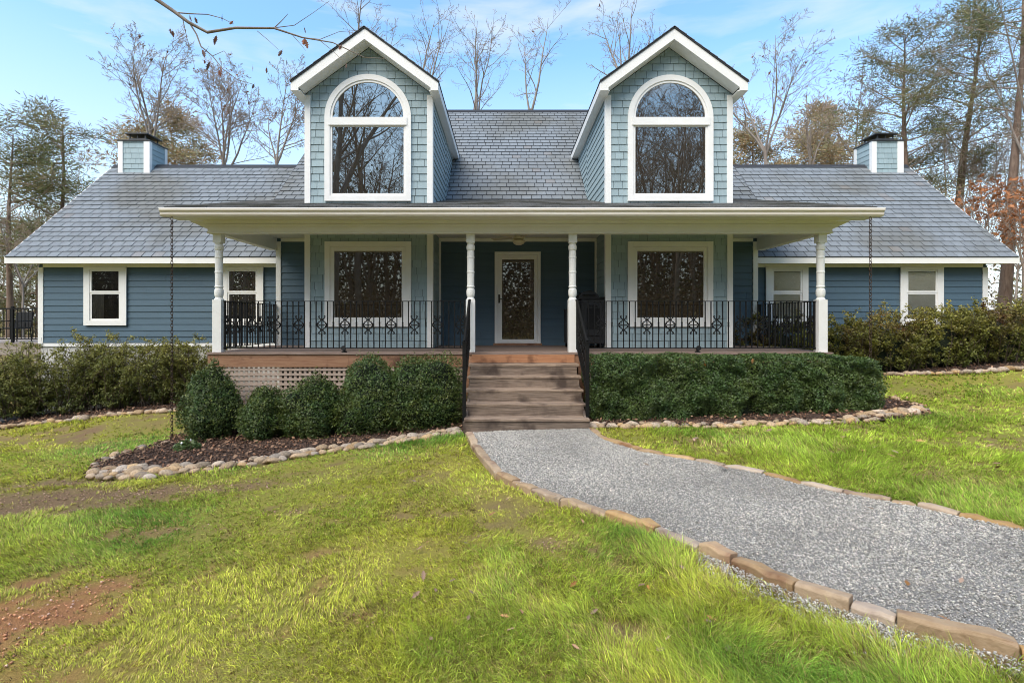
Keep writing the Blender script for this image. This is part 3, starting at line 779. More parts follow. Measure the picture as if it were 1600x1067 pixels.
grill = empty('grill', (1.85, 11.3, DECK), 'black cabinet grill with domed lid standing on the porch right of the door', 'grill')
m = MB(); m.box(1.63, 2.145, 11.02, 11.55, DECK+.09, DECK+1.04); m.build('cabinet', PLASTIC, grill, bevel=.02)
m = MB(); m.box(1.69, 2.07, 10.995, 11.018, DECK+.26, DECK+.98); m.build('door', PLASTIC, grill, bevel=.012)
m = MB(); m.box(1.74, 2.02, 10.988, 10.993, DECK+.40, DECK+.86); m.build('door_panel', DARKM, grill, bevel=.01)
m = MB(); m.tube([(1.80,10.99,DECK+.915),(1.80,10.955,DECK+.915),(1.96,10.955,DECK+.915),(1.96,10.99,DECK+.915)], .009, 8); m.build('handle', DARKM, grill)
m = MB(); pts = []
for k in range(13):
    t_ = math.pi*k/12; pts.append((1.88+.30*math.cos(t_) if False else 1.80+.235*math.cos(t_), 11.05, DECK+1.045+.195*math.sin(t_)))
m.prism(pts, (0,.44,0)); m.build('lid', PLASTIC, grill, bevel=.015)
m = MB(); m.box(2.03, 2.14, 11.06, 11.45, DECK+1.042, DECK+1.10); m.tube([(1.68,11.03,DECK+1.14),(1.68,11.0,DECK+1.14),(1.93,11.0,DECK+1.14),(1.93,11.03,DECK+1.14)], .01, 8); m.build('lid_handle', DARKM, grill)
m = MB(); m.box(1.30, 1.625, 11.06, 11.5, DECK+.80, DECK+.84); m.box(1.31, 1.34, 11.08, 11.48, DECK+.12, DECK+.80); m.box(1.30,1.62,11.1,11.46,DECK+.1,DECK+.14); m.build('side_shelf', PLASTIC, grill, bevel=.006)
for xx in (1.36, 2.07):
    for yy in (11.1, 11.47):
        m = MB(); m.tube([(xx-.02,yy,DECK+.046),(xx+.02,yy,DECK+.046)], .045, 12); m.build('caster', DARKM, grill)

for px, lab in ((538, 'small black spotlight on the deck edge above the boxwoods'), (1090, 'small black spotlight on the deck edge above the clipped hedge')):
    xx = wx(px, 9.66); e = empty('spotlight', (xx, 9.66, DECK), lab, 'spotlight', 'spotlights on the deck edge')
    m = MB(); m.lathe([(.055,DECK+.001),(.05,DECK+.02),(.02,DECK+.03),(.015,DECK+.05)], xx, 9.66, 12); m.build('base', DARKM, e)
    m = MB(); m.tube([(xx,9.70,DECK+.055),(xx,9.66,DECK+.07),(xx,9.60,DECK+.085)], [.022,.034,.046], 12); m.build('lamp_head', DARKM, e)

# rain chains
def chain(x, y, z1, z0, label):
    m = MB(); z = z1; k = 0
    while z > z0:
        a, c = (1, 0) if k % 2 == 0 else (0, 1)
        pts = [(x+a*.021*math.cos(t), y+c*.021*math.cos(t), z-.036+.036*math.sin(t)) for t in [2*math.pi*j/10 for j in range(11)]]
        m.tube(pts, .0062, 5, cap=False); z -= .056; k += 1
    o = m.build('rain_chain', CHAINM); tag(o, label, 'rain chain', 'rain chains hung from the porch gutter'); return o
xl, xr = wx(268.5,9.14), wx(1360,9.14)
chain(xl, 9.14, 3.61, g(xl), 'long dark rain chain hanging from the gutter down beside the cone shaped boxwood')
chain(xr, 9.14, 3.61, g(xr)+.1, 'dark rain chain hanging from the gutter end beyond the clipped hedge')

# side deck at the far left of the house
sd = empty('raised_deck', (-14.5, 16.5, 0), 'raised wooden deck with black railing beyond the end wall of the house', 'deck')
m = MB(); yy = 15.4
while yy < 19.4:
    v = rr.uniform(.8,1.1); m.box(-19, WXL-.06, yy, yy+.134, 1.02, 1.06, (v,v,v)); yy += .14
m.build('deck_floor', GREYDK, sd)
m = MB(); m.box(-19, WXL-.06, 15.36, 15.398, .70, 1.018); m.build('rim_board', GREYDK, sd)
m = MB()
for xx in (-18.8, -16.5, -14.2, -12.1):
    m = MB(); m.box(xx, xx+.14, 15.42, 15.56, -1.1, .99); m.build('support_post', GREYDK, sd)
m = MB(); m.box(-19, WXL-.1, 15.42, 15.47, 2.07, 2.11); m.box(-19, WXL-.1, 15.43, 15.46, 1.16, 1.19)
for xx in (-18.9, -16.9, -14.9, -13.3, -11.93): m.box(xx, xx+.06, 15.415, 15.475, 1.06, 2.16)
rl = m.build('railing', DARKM, sd)
xx = -18.9; k = 0
while xx < -11.95:
    m = MB(); m.box(xx-.008, xx+.008, 15.437, 15.453, 1.19, 2.07)
    if k % 4 == 0: m.box(xx-.02, xx+.02, 15.43, 15.46, 1.55, 1.66)
    m.build('baluster', DARKM, rl); xx += .11; k += 1
ch_ = empty('patio_chair', (-15.6, 16.3, 1.06), 'dark metal patio chair on the raised deck behind its railing', 'chair')
cx_, cy_ = -15.6, 16.3
m = MB(); m.box(cx_-.27, cx_+.27, cy_-.25, cy_+.25, 1.46, 1.50); m.build('seat', DARKM, ch_, bevel=.01)
m = MB(); m.hexa([(cx_-.27,cy_+.22,1.50),(cx_+.27,cy_+.22,1.50),(cx_+.27,cy_+.26,1.50),(cx_-.27,cy_+.26,1.50),(cx_-.27,cy_+.32,2.0),(cx_+.27,cy_+.32,2.0),(cx_+.27,cy_+.36,2.0),(cx_-.27,cy_+.36,2.0)]); m.build('backrest', DARKM, ch_, bevel=.008)
for sx in (-1, 1):
    for sy in (-1, 1):
        m = MB(); m.tube([(cx_+sx*.26,cy_+sy*.23,1.46),(cx_+sx*.28,cy_+sy*.25,1.06)], .015, 6); m.build('leg', DARKM, ch_)
    m = MB(); m.tube([(cx_+sx*.28,cy_-.24,1.46),(cx_+sx*.28,cy_-.24,1.70),(cx_+sx*.28,cy_+.28,1.72)], .016, 6); m.build('armrest', DARKM, ch_)

# ------------------------------------------------------------------ ground, path, beds
LE = [(727,675),(738,697),(757,722),(775,742),(800,755),(830,768),(875,783),(945,808),(1022,835),(1090,860),(1142,881),(1240,925),(1328,955),(1400,979),(1595,1028)]
RE = [(912,664),(942,687),(997,705),(1037,712),(1085,720),(1130,729),(1192,741),(1250,757),(1317,771),(1392,785),(1432,792),(1497,807),(1600,829)]
LEp = [gp(*p) for p in LE]; REp = [gp(*p) for p in RE]
def extend(P, n=4, step=.9):
    a, b = Vector(P[-2]), Vector(P[-1]); d = (b-a).normalized()
    return P+[tuple(b+d*step*(k+1)+Vector((0, .02*(k+1)**2))) for k in range(n)]
LEx = extend(LEp, 6, .8); REx = extend(REp, 6, .9)
PATH = [(-.62,8.30)]+LEx+REx[::-1]+[(1.30,8.30)]
BED_L = [gp(*p) for p in ((725,676),(640,689),(560,700),(470,713),(380,728),(300,738),(220,746),(130,746),(150,722),(215,704),(262,690))]+[(-6.1,9.3),(-5.6,9.7),(-.6,9.7),(-.7,8.2)]
BED_R = [gp(*p) for p in ((918,668),(1000,668),(1100,668),(1200,664),(1290,660),(1375,658),(1460,650),(1440,634),(1400,622))]+[(6.9,9.6),(1.3,9.7),(1.35,8.35)]
BED_WL = [gp(*p) for p in ((-60,668),(0,671),(60,662),(130,655),(200,648),(262,643))]+[(-5.9,11.2),(-5.6,12.8),(-11.6,12.9),(-13.2,12.9)]
BED_WR = [gp(*p) for p in ((1375,587),(1450,585),(1530,582),(1610,576),(1660,571))]+[(13.8,12.9),(6,12.9),(6.3,11.3)]
def edge_dist(x, y, P):
    d = np.full(np.shape(x), 1e9)
    for i in range(len(P)):
        x1, y1 = P[i]; x2, y2 = P[(i+1) % len(P)]
        vx, vy = x2-x1, y2-y1; t = np.clip(((x-x1)*vx+(y-y1)*vy)/(vx*vx+vy*vy+1e-9), 0, 1)
        d = np.minimum(d, np.hypot(x-x1-t*vx, y-y1-t*vy))
    return d
# bare patches surveyed on the lawn: (x, y, rx, ry, strength)
BARE = []
for px, py, rx, ry, s in ((60,960,.62,.26,1.25),(160,915,.35,.22,.8),(-60,1010,.5,.3,1.2),(40,785,2.0,.50,1.0),(190,772,1.5,.36,.9),(340,762,1.1,.22,.7),(120,755,1.0,.25,.8),(-150,800,1.6,.5,.8),(450,800,.3,.12,.5),(240,830,.5,.14,.55),
                          (240,660,1.1,.6,.45),(330,672,.7,.4,.6),(900,760,.5,.18,.35),(960,870,.4,.25,.35),(880,690,.6,.2,.2),(1290,705,.4,.13,.6),(1450,690,.7,.2,.25),(700,800,.6,.15,.3),(950,990,.18,.08,.3),
                          (600,740,.9,.12,.35),(440,745,1.2,.14,.35),(860,850,.3,.15,.5),(430,655,.2,.2,.2),(1350,1040,.4,.12,.45),(560,965,.18,.08,.5),(780,905,.2,.07,.4)):
    a, b = gp(px, py); BARE.append((a, b, rx, ry, s))
def bare_of(x, y):
    w1 = (fbm(x, y, .5, 3)-.5); w2 = (fbm(x, y, .5, 9)-.5)
    t = np.zeros(np.shape(x))
    for a, b, rx, ry, s in BARE:
        q = np.hypot((x-a+w1*.6)/rx, (y-b+w2*.4)/ry); t = np.maximum(t, s*np.clip(1.35-q, 0, 1))
    n = fbm(x, y, .9, 21, 5)
    left = np.clip((-x-1)/6, 0, 1)
    t = t+np.clip((n-.60)*4.0, 0, .6)*(.55+.6*left)
    t = np.where(t > .02, t+(fbm(x, y, .16, 23, 3)-.5)*1.1*np.clip(t*3, 0, 1), t)+np.clip(fbm(x, y, .22, 29, 3)-.65, 0, 1)*3.0
    return np.clip(t, 0, 1)
ax = np.concatenate([[-400,-220,-120,-70,-45,-32,-24,-19,-16], np.arange(-14, 16.01, .07), [18,21,26,34,48,75,130,230,400]])
ay = np.concatenate([[-400,-220,-120,-60,-35,-20,-10,-5,-2,0,1], np.arange(1.6, 13.5, .07), [14.5,16,19,24,32,45,65,100,170,280,420,700]])
GX, GY = np.meshgrid(ax, ay)
bare = bare_of(GX, GY)
GZ = gh(GX, GY)+np.where((np.abs(GX) < 16) & (GY > 1) & (GY < 13.6), (fbm(GX, GY, .8, 5)-.5)*.03-.012*bare, 0)
# keep the lawn below the path and beds
for P in (PATH, BED_L, BED_R, BED_WL, BED_WR):
    ins = inpoly(GX, GY, P) | (edge_dist(GX, GY, P) < .10); GZ = np.where(ins, gh(GX, GY)-.05, GZ)
nx, ny = len(ax), len(ay)
idx = np.arange(nx*ny).reshape(ny, nx)
quads = np.stack([idx[:-1,:-1], idx[:-1,1:], idx[1:,1:], idx[1:,:-1]], -1).reshape(-1, 4)
red = np.clip((fbm(GX, GY, 1.5, 33)-.35)*2, 0, 1)
near_red = np.clip((5.2-GY)/1.5, 0, 1)*np.clip((-GX)/1.5, 0, 1)
soil = np.stack([.25+.13*near_red+.02*red, .165+.025*near_red+.01*red, .092-.004*near_red+0*red], -1)
thatch = np.stack([.29+.06*red, .28+.02*red, .060+.0*red], -1)
far = ((GY > 13.6) | (np.abs(GX) > 16) | (GY < 1))[..., None]
thatch = np.where(far, np.array([.26,.21,.075]), thatch)
gc = thatch*(1-bare[..., None])+soil*bare[..., None]
me = npmesh('ground', np.stack([GX, GY, GZ], -1).reshape(-1, 3), quads, None, gc.reshape(-1, 3))
struct(link('ground', me, SOIL, smooth=True))

def drape(name, P, mat, dz, step=.12, amp=.0, dome=0.0):
    x0, x1 = min(p[0] for p in P), max(p[0] for p in P); y0, y1 = min(p[1] for p in P), max(p[1] for p in P)
    import bmesh
    bm = bmesh.new()
    vs = [bm.verts.new((p[0], p[1], 0)) for p in P]
    f = bm.faces.new(vs); bmesh.ops.triangulate(bm, faces=[f])
    for k in np.arange(x0+step, x1, step):
        bmesh.ops.bisect_plane(bm, geom=bm.verts[:]+bm.edges[:]+bm.faces[:], plane_co=(k,0,0), plane_no=(1,0,0))
    for k in np.arange(y0+step, y1, step):
        bmesh.ops.bisect_plane(bm, geom=bm.verts[:]+bm.edges[:]+bm.faces[:], plane_co=(0,k,0), plane_no=(0,1,0))
    co = np.array([v.co[:] for v in bm.verts]); ed = edge_dist(co[:,0], co[:,1], P)
    z = gh(co[:,0], co[:,1])+dz+(fbm(co[:,0], co[:,1], .35, 8)-.5)*amp+dome*np.clip(ed/.5, 0, 1)
    for v, zz in zip(bm.verts, z): v.co.z = zz
    bmesh.ops.recalc_face_normals(bm, faces=bm.faces[:])
    me = bpy.data.meshes.new(name); bm.to_mesh(me); bm.free()
    return struct(link(name, me, mat, smooth=True))
path = drape('path', PATH, GRAVB, .0, .14, .012, .01)
for P in (BED_L, BED_R, BED_WL, BED_WR): drape('mulch_bed', P, MULCH, .0, .16, .05, .03)

# loose gravel stones on the path
def scatter_in(P, n):
    x0, x1 = min(p[0] for p in P), max(p[0] for p in P); y0, y1 = min(p[1] for p in P), max(p[1] for p in P)
    x = rng.uniform(x0, x1, n*3); y = rng.uniform(y0, y1, n*3); k = inpoly(x, y, P); return x[k][:n], y[k][:n]
def rocks_np(x, y, z, size, cols):
    n = len(x)
    t = np.array([(1,0,0),(-1,0,0),(0,1,0),(0,-1,0),(0,0,1),(0,0,-1)], float)
    fc = np.array([(0,2,4),(2,1,4),(1,3,4),(3,0,4),(2,0,5),(1,2,5),(3,1,5),(0,3,5)])
    v = t[None]*rng.uniform(.55, 1.25, (n,6,1)); v = v*np.stack([rng.uniform(.7,1.3,n), rng.uniform(.6,1.1,n), rng.uniform(.5,.85,n)], -1)[:, None]
    a = rng.uniform(0, 2*np.pi, n); b = rng.uniform(-.7, .7, n)
    vx = v[...,0]*np.cos(b)[:,None]-v[...,2]*np.sin(b)[:,None]; vz = v[...,0]*np.sin(b)[:,None]+v[...,2]*np.cos(b)[:,None]; v = np.stack([vx, v[...,1], vz], -1)
    vx = v[...,0]*np.cos(a)[:,None]-v[...,1]*np.sin(a)[:,None]; vy = v[...,0]*np.sin(a)[:,None]+v[...,1]*np.cos(a)[:,None]; v = np.stack([vx, vy, v[...,2]], -1)
    v = v*size[:,None,None]+np.stack([x,y,z],-1)[:,None]
    return v.reshape(-1,3), (fc[None]+(np.arange(n)*6)[:,None,None]).reshape(-1,3), np.repeat(cols, 6, 0)
VISP = [p for p in PATH if True]
gx, gy = scatter_in(PATH, 160000)
k = np.abs(gx) < 1.02*gy+1.2; gx, gy = gx[k], gy[k]
ed = edge_dist(gx, gy, PATH)
gx2 = np.concatenate([gx, rng.uniform(2.0, 3.6, 6500)]); gy2 = np.concatenate([gy, np.zeros(6500)])
# spilled gravel just outside the near edging
lp_ = np.array(LEx[9:18]); seg = rng.integers(0, len(lp_)-1, 6500); tt = rng.uniform(0, 1, 6500)[:, None]
pp = lp_[seg]*(1-tt)+lp_[seg+1]*tt; off = np.abs(rng.normal(0, .17, 6500))+.02
gx2[len(gx):] = pp[:,0]-off*.35; gy2[len(gy):] = pp[:,1]-off
zz = gh(gx2, gy2)+.002+.008*np.concatenate([np.clip(ed/.5,0,1), -.4*np.ones(6500)])+rng.uniform(0,.012,len(gx2))
sz = .0042+.0080*rng.random(len(gx2))**2.2
gv = rng.choice([.32,.55,.75,.95,1.15,1.32], len(gx2), p=[.08,.16,.27,.29,.15,.05])*(.62+.75*fbm(gx2, gy2, .9, 41, 4))*rng.uniform(.85,1.15,len(gx2))
cc = np.stack([gv*(1+rng.normal(0,.02,len(gv))), gv, gv*(1.0+rng.normal(0,.03,len(gv)))], -1)
v, t_, c_ = rocks_np(gx2, gy2, zz, sz, cc)
o = link('gravel', npmesh('gravel', v, None, t_, c_), STONE); o['kind'] = 'stuff'; tag(o, 'loose grey crushed stone covering the curved path', 'gravel')
# crumbs and pebbles on the worn soil
cx0, cy0, cs0 = [], [], []
for a, b, rx, ry, st_ in BARE:
    if st_ < .5: continue
    n = int(900*min(1.2, rx*ry*3)); cx0.append(a+rng.normal(0, rx*.6, n)); cy0.append(b+rng.normal(0, ry*.6, n))
cx0 = np.concatenate(cx0); cy0 = np.concatenate(cy0); k = (cy0 > 1.8) & ~inpoly(cx0, cy0, PATH) & ~inpoly(cx0, cy0, BED_L); cx0, cy0 = cx0[k], cy0[k]
v_ = rng.uniform(.5, 1.5, len(cx0)); rd = np.clip((5.2-cy0)/1.5, 0, 1)*np.clip(-cx0/1.5, 0, 1)
cc = np.stack([v_*(3.2+1.2*rd), v_*(3.4+.2*rd), v_*(3.2-.4*rd)], -1); pal = rng.random(len(cx0)) < .1; cc[pal] = np.array([5.5,6.2,7.])
v, t_, c_ = rocks_np(cx0, cy0, gh(cx0, cy0)-.002+rng.uniform(0,.006,len(cx0)), .003+.012*rng.random(len(cx0))**2.5, cc)
o = link('soil_crumbs', npmesh('soil_crumbs', v, None, t_, c_), CHIP); o['kind'] = 'stuff'; tag(o, 'crumbs of soil and small pebbles on the worn patches of lawn', 'soil')
# mulch chips in the beds
mx_, my_ = [], []
for P, n in ((BED_L, 9000), (BED_R, 3500), (BED_WL, 3000), (BED_WR, 1500)):
    a, b = scatter_in(P, n); mx_.append(a); my_.append(b)
mx_ = np.concatenate(mx_); my_ = np.concatenate(my_)
v_ = rng.uniform(.4, 1.5, len(mx_)); light = rng.random(len(mx_)) < .08
cc = np.stack([v_, v_*.95, v_*.9], -1); cc[light] = np.array([2.6, 2.1, 1.7])
v, t_, c_ = rocks_np(mx_, my_, gh(mx_, my_)+.03+rng.uniform(0,.03,len(mx_)), rng.uniform(.008,.028,len(mx_)), cc)
o = link('mulch_chips', npmesh('mulch_chips', v, None, t_, c_), CHIP); o['kind'] = 'stuff'; tag(o, 'dark bark chips and leaf litter lying in the planting beds', 'mulch')

# ------------------------------------------------------------------ grass
def grass():
    xs, ys, ws, ds = [], [], [], []
    for y0, y1, d, w_ in ((1.9,3.2,3700,.0035),(3.2,4.6,2500,.0043),(4.6,6.6,1500,.0057),(6.6,9.2,620,.0085),(9.2,13.2,260,.0125)):
        n = int((y1-y0)*2*(1.05*y1+2.7)*d)
        x = rng.uniform(-1.05*y1-2.7, 1.05*y1+2.7, n); y = rng.uniform(y0, y1, n)
        k = np.abs(x) < 1.06*y+2.6; x, y = x[k], y[k]
        xs.append(x); ys.append(y); ws.append(np.full(len(x), w_))
    x = np.concatenate(xs); y = np.concatenate(ys); w_ = np.concatenate(ws)
    keep = np.ones(len(x), bool)
    for P in (PATH, BED_L, BED_R, BED_WL, BED_WR): keep &= ~inpoly(x, y, P)
    keep &= ~((y > 9.6) & (x > -5.6) & (x < 6.2)) & ~((y > 12.8) & (np.abs(x) < 12.2)) & (edge_dist(x, y, PATH) > .06)
    x, y, w_ = x[keep], y[keep], w_[keep]
    b = bare_of(x, y); lush = fbm(x, y, 1.3, 77, 4)
    near_edge = np.full(len(x), 9.)
    for (x1, y1), (x2, y2) in zip(LEx[10:18], LEx[11:19]):
        vx, vy = x2-x1, y2-y1; t = np.clip(((x-x1)*vx+(y-y1)*vy)/(vx*vx+vy*vy), 0, 1); near_edge = np.minimum(near_edge, np.hypot(x-x1-t*vx, y-y1-t*vy))
    b = np.maximum(b, .72*np.clip(1.5-near_edge/.26, 0, 1))
    k = rng.random(len(x)) < np.clip(1.02-1.35*b, .02, 1)*(.55+.6*np.clip((lush-.3)*2, 0, 1))
    x, y, w_, b, lush = x[k], y[k], w_[k], b[k], lush[k]
    nt_ = len(x); NB = 7
    # per tuft values
    right = np.clip((x-1)/3, 0, 1)
    nearr = np.clip((4.9-y)/2, 0, 1)*np.clip((x+2.0)/2.5, 0, 1)
    tall = np.clip((lush-.36)*2.4+.35*(vnoise(x, y, .3, 5)-.5), 0, 1)
    tall = tall*(1-.5*np.clip((-x-.5)/2, 0, 1))
    hl = (.034+.060*tall+.030*nearr*tall+.006*right)*rng.uniform(.6, 1.45, nt_)*(1-.5*b)
    hd = 3.5+(fbm(x, y, .7, 55, 3)-.5)*9+rng.normal(0, .5, nt_)
    yel = np.clip(.62+2.2*(fbm(x, y, 1.6, 99, 4)-.5)-.55*(tall-.3)-.25*nearr+rng.normal(0,.13,nt_), 0, 1)
    tv = rng.uniform(.55, 1.25, nt_)
    r = lambda a: np.repeat(a, NB)
    X, Yq, W, B, T, L_, Hd, YL, RT, TV = map(r, (x, y, w_, b, tall, hl, hd, yel, right, tv))
    n = len(X); sp = .35*L_+.006
    X = X+rng.normal(0, 1, n)*sp*.55; Yq = Yq+rng.normal(0, 1, n)*sp*.55
    l = L_*rng.uniform(.55, 1.35, n); head = Hd+rng.normal(0, .6, n)
    lean = np.clip(rng.normal(.95, .35, n), .05, 1.4)
    dx, dy = np.cos(head), np.sin(head); z = gh(X, Yq)-.006
    p0 = np.stack([X, Yq, z], -1)
    sl, cl = np.sin(lean*.55), np.cos(lean*.55); p1 = p0+np.stack([dx*sl, dy*sl, cl], -1)*(l*.5)[:, None]
    le2 = np.clip(lean*1.3, 0, 1.62); s2, c2 = np.sin(le2), np.cos(le2); p2 = p1+np.stack([dx*s2, dy*s2, c2], -1)*(l*.6)[:, None]
    pa = rng.uniform(0, np.pi, n); pp = np.stack([np.cos(pa)*W/2, np.sin(pa)*W/2, np.zeros(n)], -1)
    V = np.stack([p0-pp, p0+pp, p1+pp*.85, p1-pp*.85, p2], 1).reshape(-1, 3)
    i = np.arange(n)[:, None]*5; q = np.concatenate([i, i+1, i+2, i+3], 1); t = np.concatenate([i+3, i+2, i+4], 1)
    green = np.array([.22,.41,.065]); yg = np.array([.58,.60,.085]); straw = np.array([.62,.48,.20]); lime = np.array([.43,.58,.075]); brown = np.array([.22,.14,.07])
    c = green*(1-YL[:, None])+yg*YL[:, None]; rs = RT[:, None]*.75; c = c*(1-rs)+lime*rs*(.72+.45*YL[:, None])
    u = rng.random(n); dead = .14+.42*B+.14*(1-T)*(1-.6*RT)
    k = u < dead; c[k] = straw*rng.uniform(.55,1.1,(k.sum(),1)); k = u < dead*.35; c[k] = brown*rng.uniform(.6,1.3,(k.sum(),1))
    c = c*(TV*rng.choice([.55,.85,1.,1.15,1.5], n, p=[.16,.26,.3,.2,.08]))[:, None]
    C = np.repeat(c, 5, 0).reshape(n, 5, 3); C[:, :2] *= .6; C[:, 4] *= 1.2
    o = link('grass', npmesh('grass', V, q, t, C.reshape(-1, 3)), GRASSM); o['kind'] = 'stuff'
    tag(o, 'patchy yellow green lawn grass with longer tufts around the path', 'grass')
    print('grass blades', n)
grass()

# ------------------------------------------------------------------ edging stones of the path
def edge_stone(a, b, width, h, side, label, grp, seed):
    q = random.Random(seed)
    a, b = Vector((*a, 0)), Vector((*b, 0)); d = (b-a).normalized(); nrm = Vector((-d.y, d.x, 0))*side
    L = (b-a).length; a = a+d*.006; b = b-d*.006
    m = MB(); n = max(3, int(L/.09)); ring = []
    for k in range(n+1):
        t = k/n; p = a.lerp(b, t); zg = g(p.x)
        w1 = width*(.9+.2*q.random()); j = lambda s: q.uniform(-s, s)
        zt = zg+h+j(.011)
        endf = .012 if k in (0, n) else 0
        i = len(m.v)
        P = [(p+nrm*(-.004+j(.006)), zg-.08), (p+nrm*(-.006+j(.008)), zt-.02), (p+nrm*(.014+j(.008)), zt-endf*.5), (p+nrm*(w1-.014+j(.01)), zt-.004+j(.006)-endf), (p+nrm*(w1+j(.012)), zt-.022), (p+nrm*(w1+j(.012)), zg-.08)]
        m.v += [(r.x, r.y, z) for r, z in P]; m.c += [(1,1,1)]*6; ring.append(i)
    for i, j in zip(ring, ring[1:]):
        for k in range(5): m.f.append((i+k, j+k, j+k+1, i+k+1))
    m.f.append(tuple(ring[0]+k for k in range(6))); m.f.append(tuple(ring[-1]+k for k in range(6))[::-1])
    o = m.build('edging_stone', EDGEST); tag(o, label, 'edging stone', grp)
    bmod = o.modifiers.new('bevel', 'BEVEL'); bmod.width = .004; bmod.segments = 1
ORD = ['first','second','third','fourth','fifth','sixth','seventh','eighth','ninth','tenth','eleventh','twelfth','thirteenth','fourteenth','fifteenth','sixteenth']
LEe = LEp+[LEx[len(LEp)]]; REe = REp+[REx[len(REp)]]
for k in range(len(LEe)-1):
    edge_stone(LEe[k], LEe[k+1], .105 if k < 8 else .10, .036 if k < 7 else (.05,.075,.058,.075)[k % 4], 1, ORD[k]+' flat edging stone from the steps, on the left inner side of the gravel path' if k < len(LEe)-2 else 'flat edging stone cut off by the picture edge at the near end of the path', 'edging stones along the gravel path', 300+k)
for k in range(len(REe)-1):
    edge_stone(REe[k], REe[k+1], .095, (.026,.04,.033)[k % 3], 1, ORD[k]+' flat edging stone from the steps, on the right outer side of the gravel path', 'edging stones along the gravel path', 340+k)

# ------------------------------------------------------------------ river stones
import bmesh
STM = []
for s in range(6):
    bm = bmesh.new(); bmesh.ops.create_icosphere(bm, subdivisions=3, radius=1)
    q = random.Random(s); ph = [q.uniform(0, 6) for _ in range(6)]
    for v in bm.verts:
        c = v.co
        k = 1+.13*math.sin(2.1*c.x+ph[0])*math.cos(1.7*c.y+ph[1])+.09*math.sin(3.3*c.y+ph[2]+c.z*2)+.05*math.sin(5*c.x+4*c.z+ph[3])
        v.co = Vector((c.x*1.0*k, c.y*.72*k, c.z*.46*k))
    me = bpy.data.meshes.new('river_stone'); bm.to_mesh(me); bm.free(); me.materials.append(RIVER)
    me.polygons.foreach_set('use_smooth', [True]*len(me.polygons)); STM.append(me)
def stones(line, n, spread, smin, smax, label, grp, rows=2, seed=0):
    q = random.Random(seed); P = [gp(*p) for p in line]
    segs = [(Vector(P[i]), Vector(P[i+1])) for i in range(len(P)-1)]; Ls = [(b-a).length for a, b in segs]; T = sum(Ls)
    for k in range(n):
        s = (k+.5+q.uniform(-.3,.3))/n*T; i = 0
        while i < len(Ls)-1 and s > Ls[i]: s -= Ls[i]; i += 1
        a, b = segs[i]; p = a.lerp(b, min(1, s/Ls[i])); d = (b-a).normalized(); nr = Vector((-d.y, d.x))
        r = k % rows
        p = p+nr*(r*spread*.8+q.uniform(-.45,.45)*spread)+d*q.uniform(-.03,.03)
        sz = q.uniform(smin, smax)
        o = bpy.data.objects.new('river_stone', q.choice(STM)); col.objects.link(o)
        o.scale = (sz, sz*q.uniform(.85,1.15), sz*q.uniform(.9,1.3))
        o.location = (p.x, p.y, g(p.x, p.y)+sz*.30+(.02 if r else 0)); o.rotation_euler = (q.uniform(-.25,.25), q.uniform(-.25,.25), math.atan2(d.y,d.x)+q.uniform(-.5,.5))
        tag(o, label, 'river stone', grp)
stones([(722,677),(640,690),(560,701),(470,714),(380,729),(300,739)], 80, -.13, .045, .105, 'rounded tan river stone in the double row edging the bed before the boxwoods', 'river stones edging the boxwood bed', 2, 1)
stones([(290,741),(220,748),(135,748)], 46, -.11, .05, .11, 'pale rounded river stone in the heap at the tip of the boxwood bed', 'river stones at the boxwood bed tip', 4, 2)
stones([(150,733),(180,716),(225,703),(262,696)], 12, .08, .05, .09, 'rounded river stone along the rear edge of the boxwood bed tip', 'river stones behind the boxwood bed tip', 2, 3)
stones([(-20,673),(40,665),(110,658),(180,650),(262,644),(320,641)], 40, -.10, .07, .12, 'rounded brown river stone edging the bed below the loose shrubs left of the porch', 'river stones edging the left wing bed', 1, 4)
stones([(922,668),(1000,669),(1100,669),(1200,666),(1300,662),(1370,657)], 72, .12, .045, .10, 'rounded tan river stone edging the foot of the clipped hedge', 'river stones edging the hedge bed', 2, 5)
stones([(1350,656),(1400,652),(1462,645)], 27, .12, .06, .11, 'rounded river stone in the heap at the right tip of the hedge bed', 'river stones at the hedge bed tip', 3, 6)
stones([(1445,640),(1415,630),(1395,622)], 7, -.05, .05, .08, 'rounded river stone along the rear edge of the hedge bed tip', 'river stones behind the hedge bed tip', 1, 7)
stones([(1378,587),(1450,585),(1530,582),(1620,576)], 30, -.1, .07, .12, 'rounded brown river stone edging the bed below the shrubs right of the porch', 'river stones edging the right wing bed', 1, 8)

# timber edging at the far left
a, b = gp(-60,672), gp(68,650)
m = MB(); m.bar((a[0],a[1]+.25,g(a[0])+.03), (b[0],b[1]+.25,g(b[0])+.03), .42, .12)
o = m.build('landscape_timber', TIMBER, bevel=.01); tag(o, 'dark grey flat timber lying beside the stone edging at the far left', 'timber')

# ------------------------------------------------------------------ leaf clouds
def leaves_np(P, Nrm, size, cols, aspect=.55, jitter=.9):
    n = len(P)
    a = rng.normal(0, 1, (n,3)); nn = Nrm+a*jitter; nn /= np.linalg.norm(nn, axis=1)[:, None]+1e-9
    r = rng.normal(0, 1, (n,3)); u = np.cross(nn, r); u /= np.linalg.norm(u, axis=1)[:, None]+1e-9; v = np.cross(nn, u)
    s = size[:, None]
    V = np.stack([P-u*s*.5, P+v*s*aspect*.5+nn*s*.08, P+u*s*.5, P-v*s*aspect*.5+nn*s*.08], 1).reshape(-1, 3)
    q = np.arange(n*4).reshape(n, 4)
    return V, q, np.repeat(cols, 4, 0)
def shell(n, fn, depth=.22):
    """points near the surface of a star-shaped body: fn(dir)->radius vector scale"""
    d = rng.normal(0, 1, (n,3)); d /= np.linalg.norm(d, axis=1)[:, None]
    rad = fn(d); t = 1-depth*rng.random(n)**1.6
    return d*(rad*t)[:, None], d, t
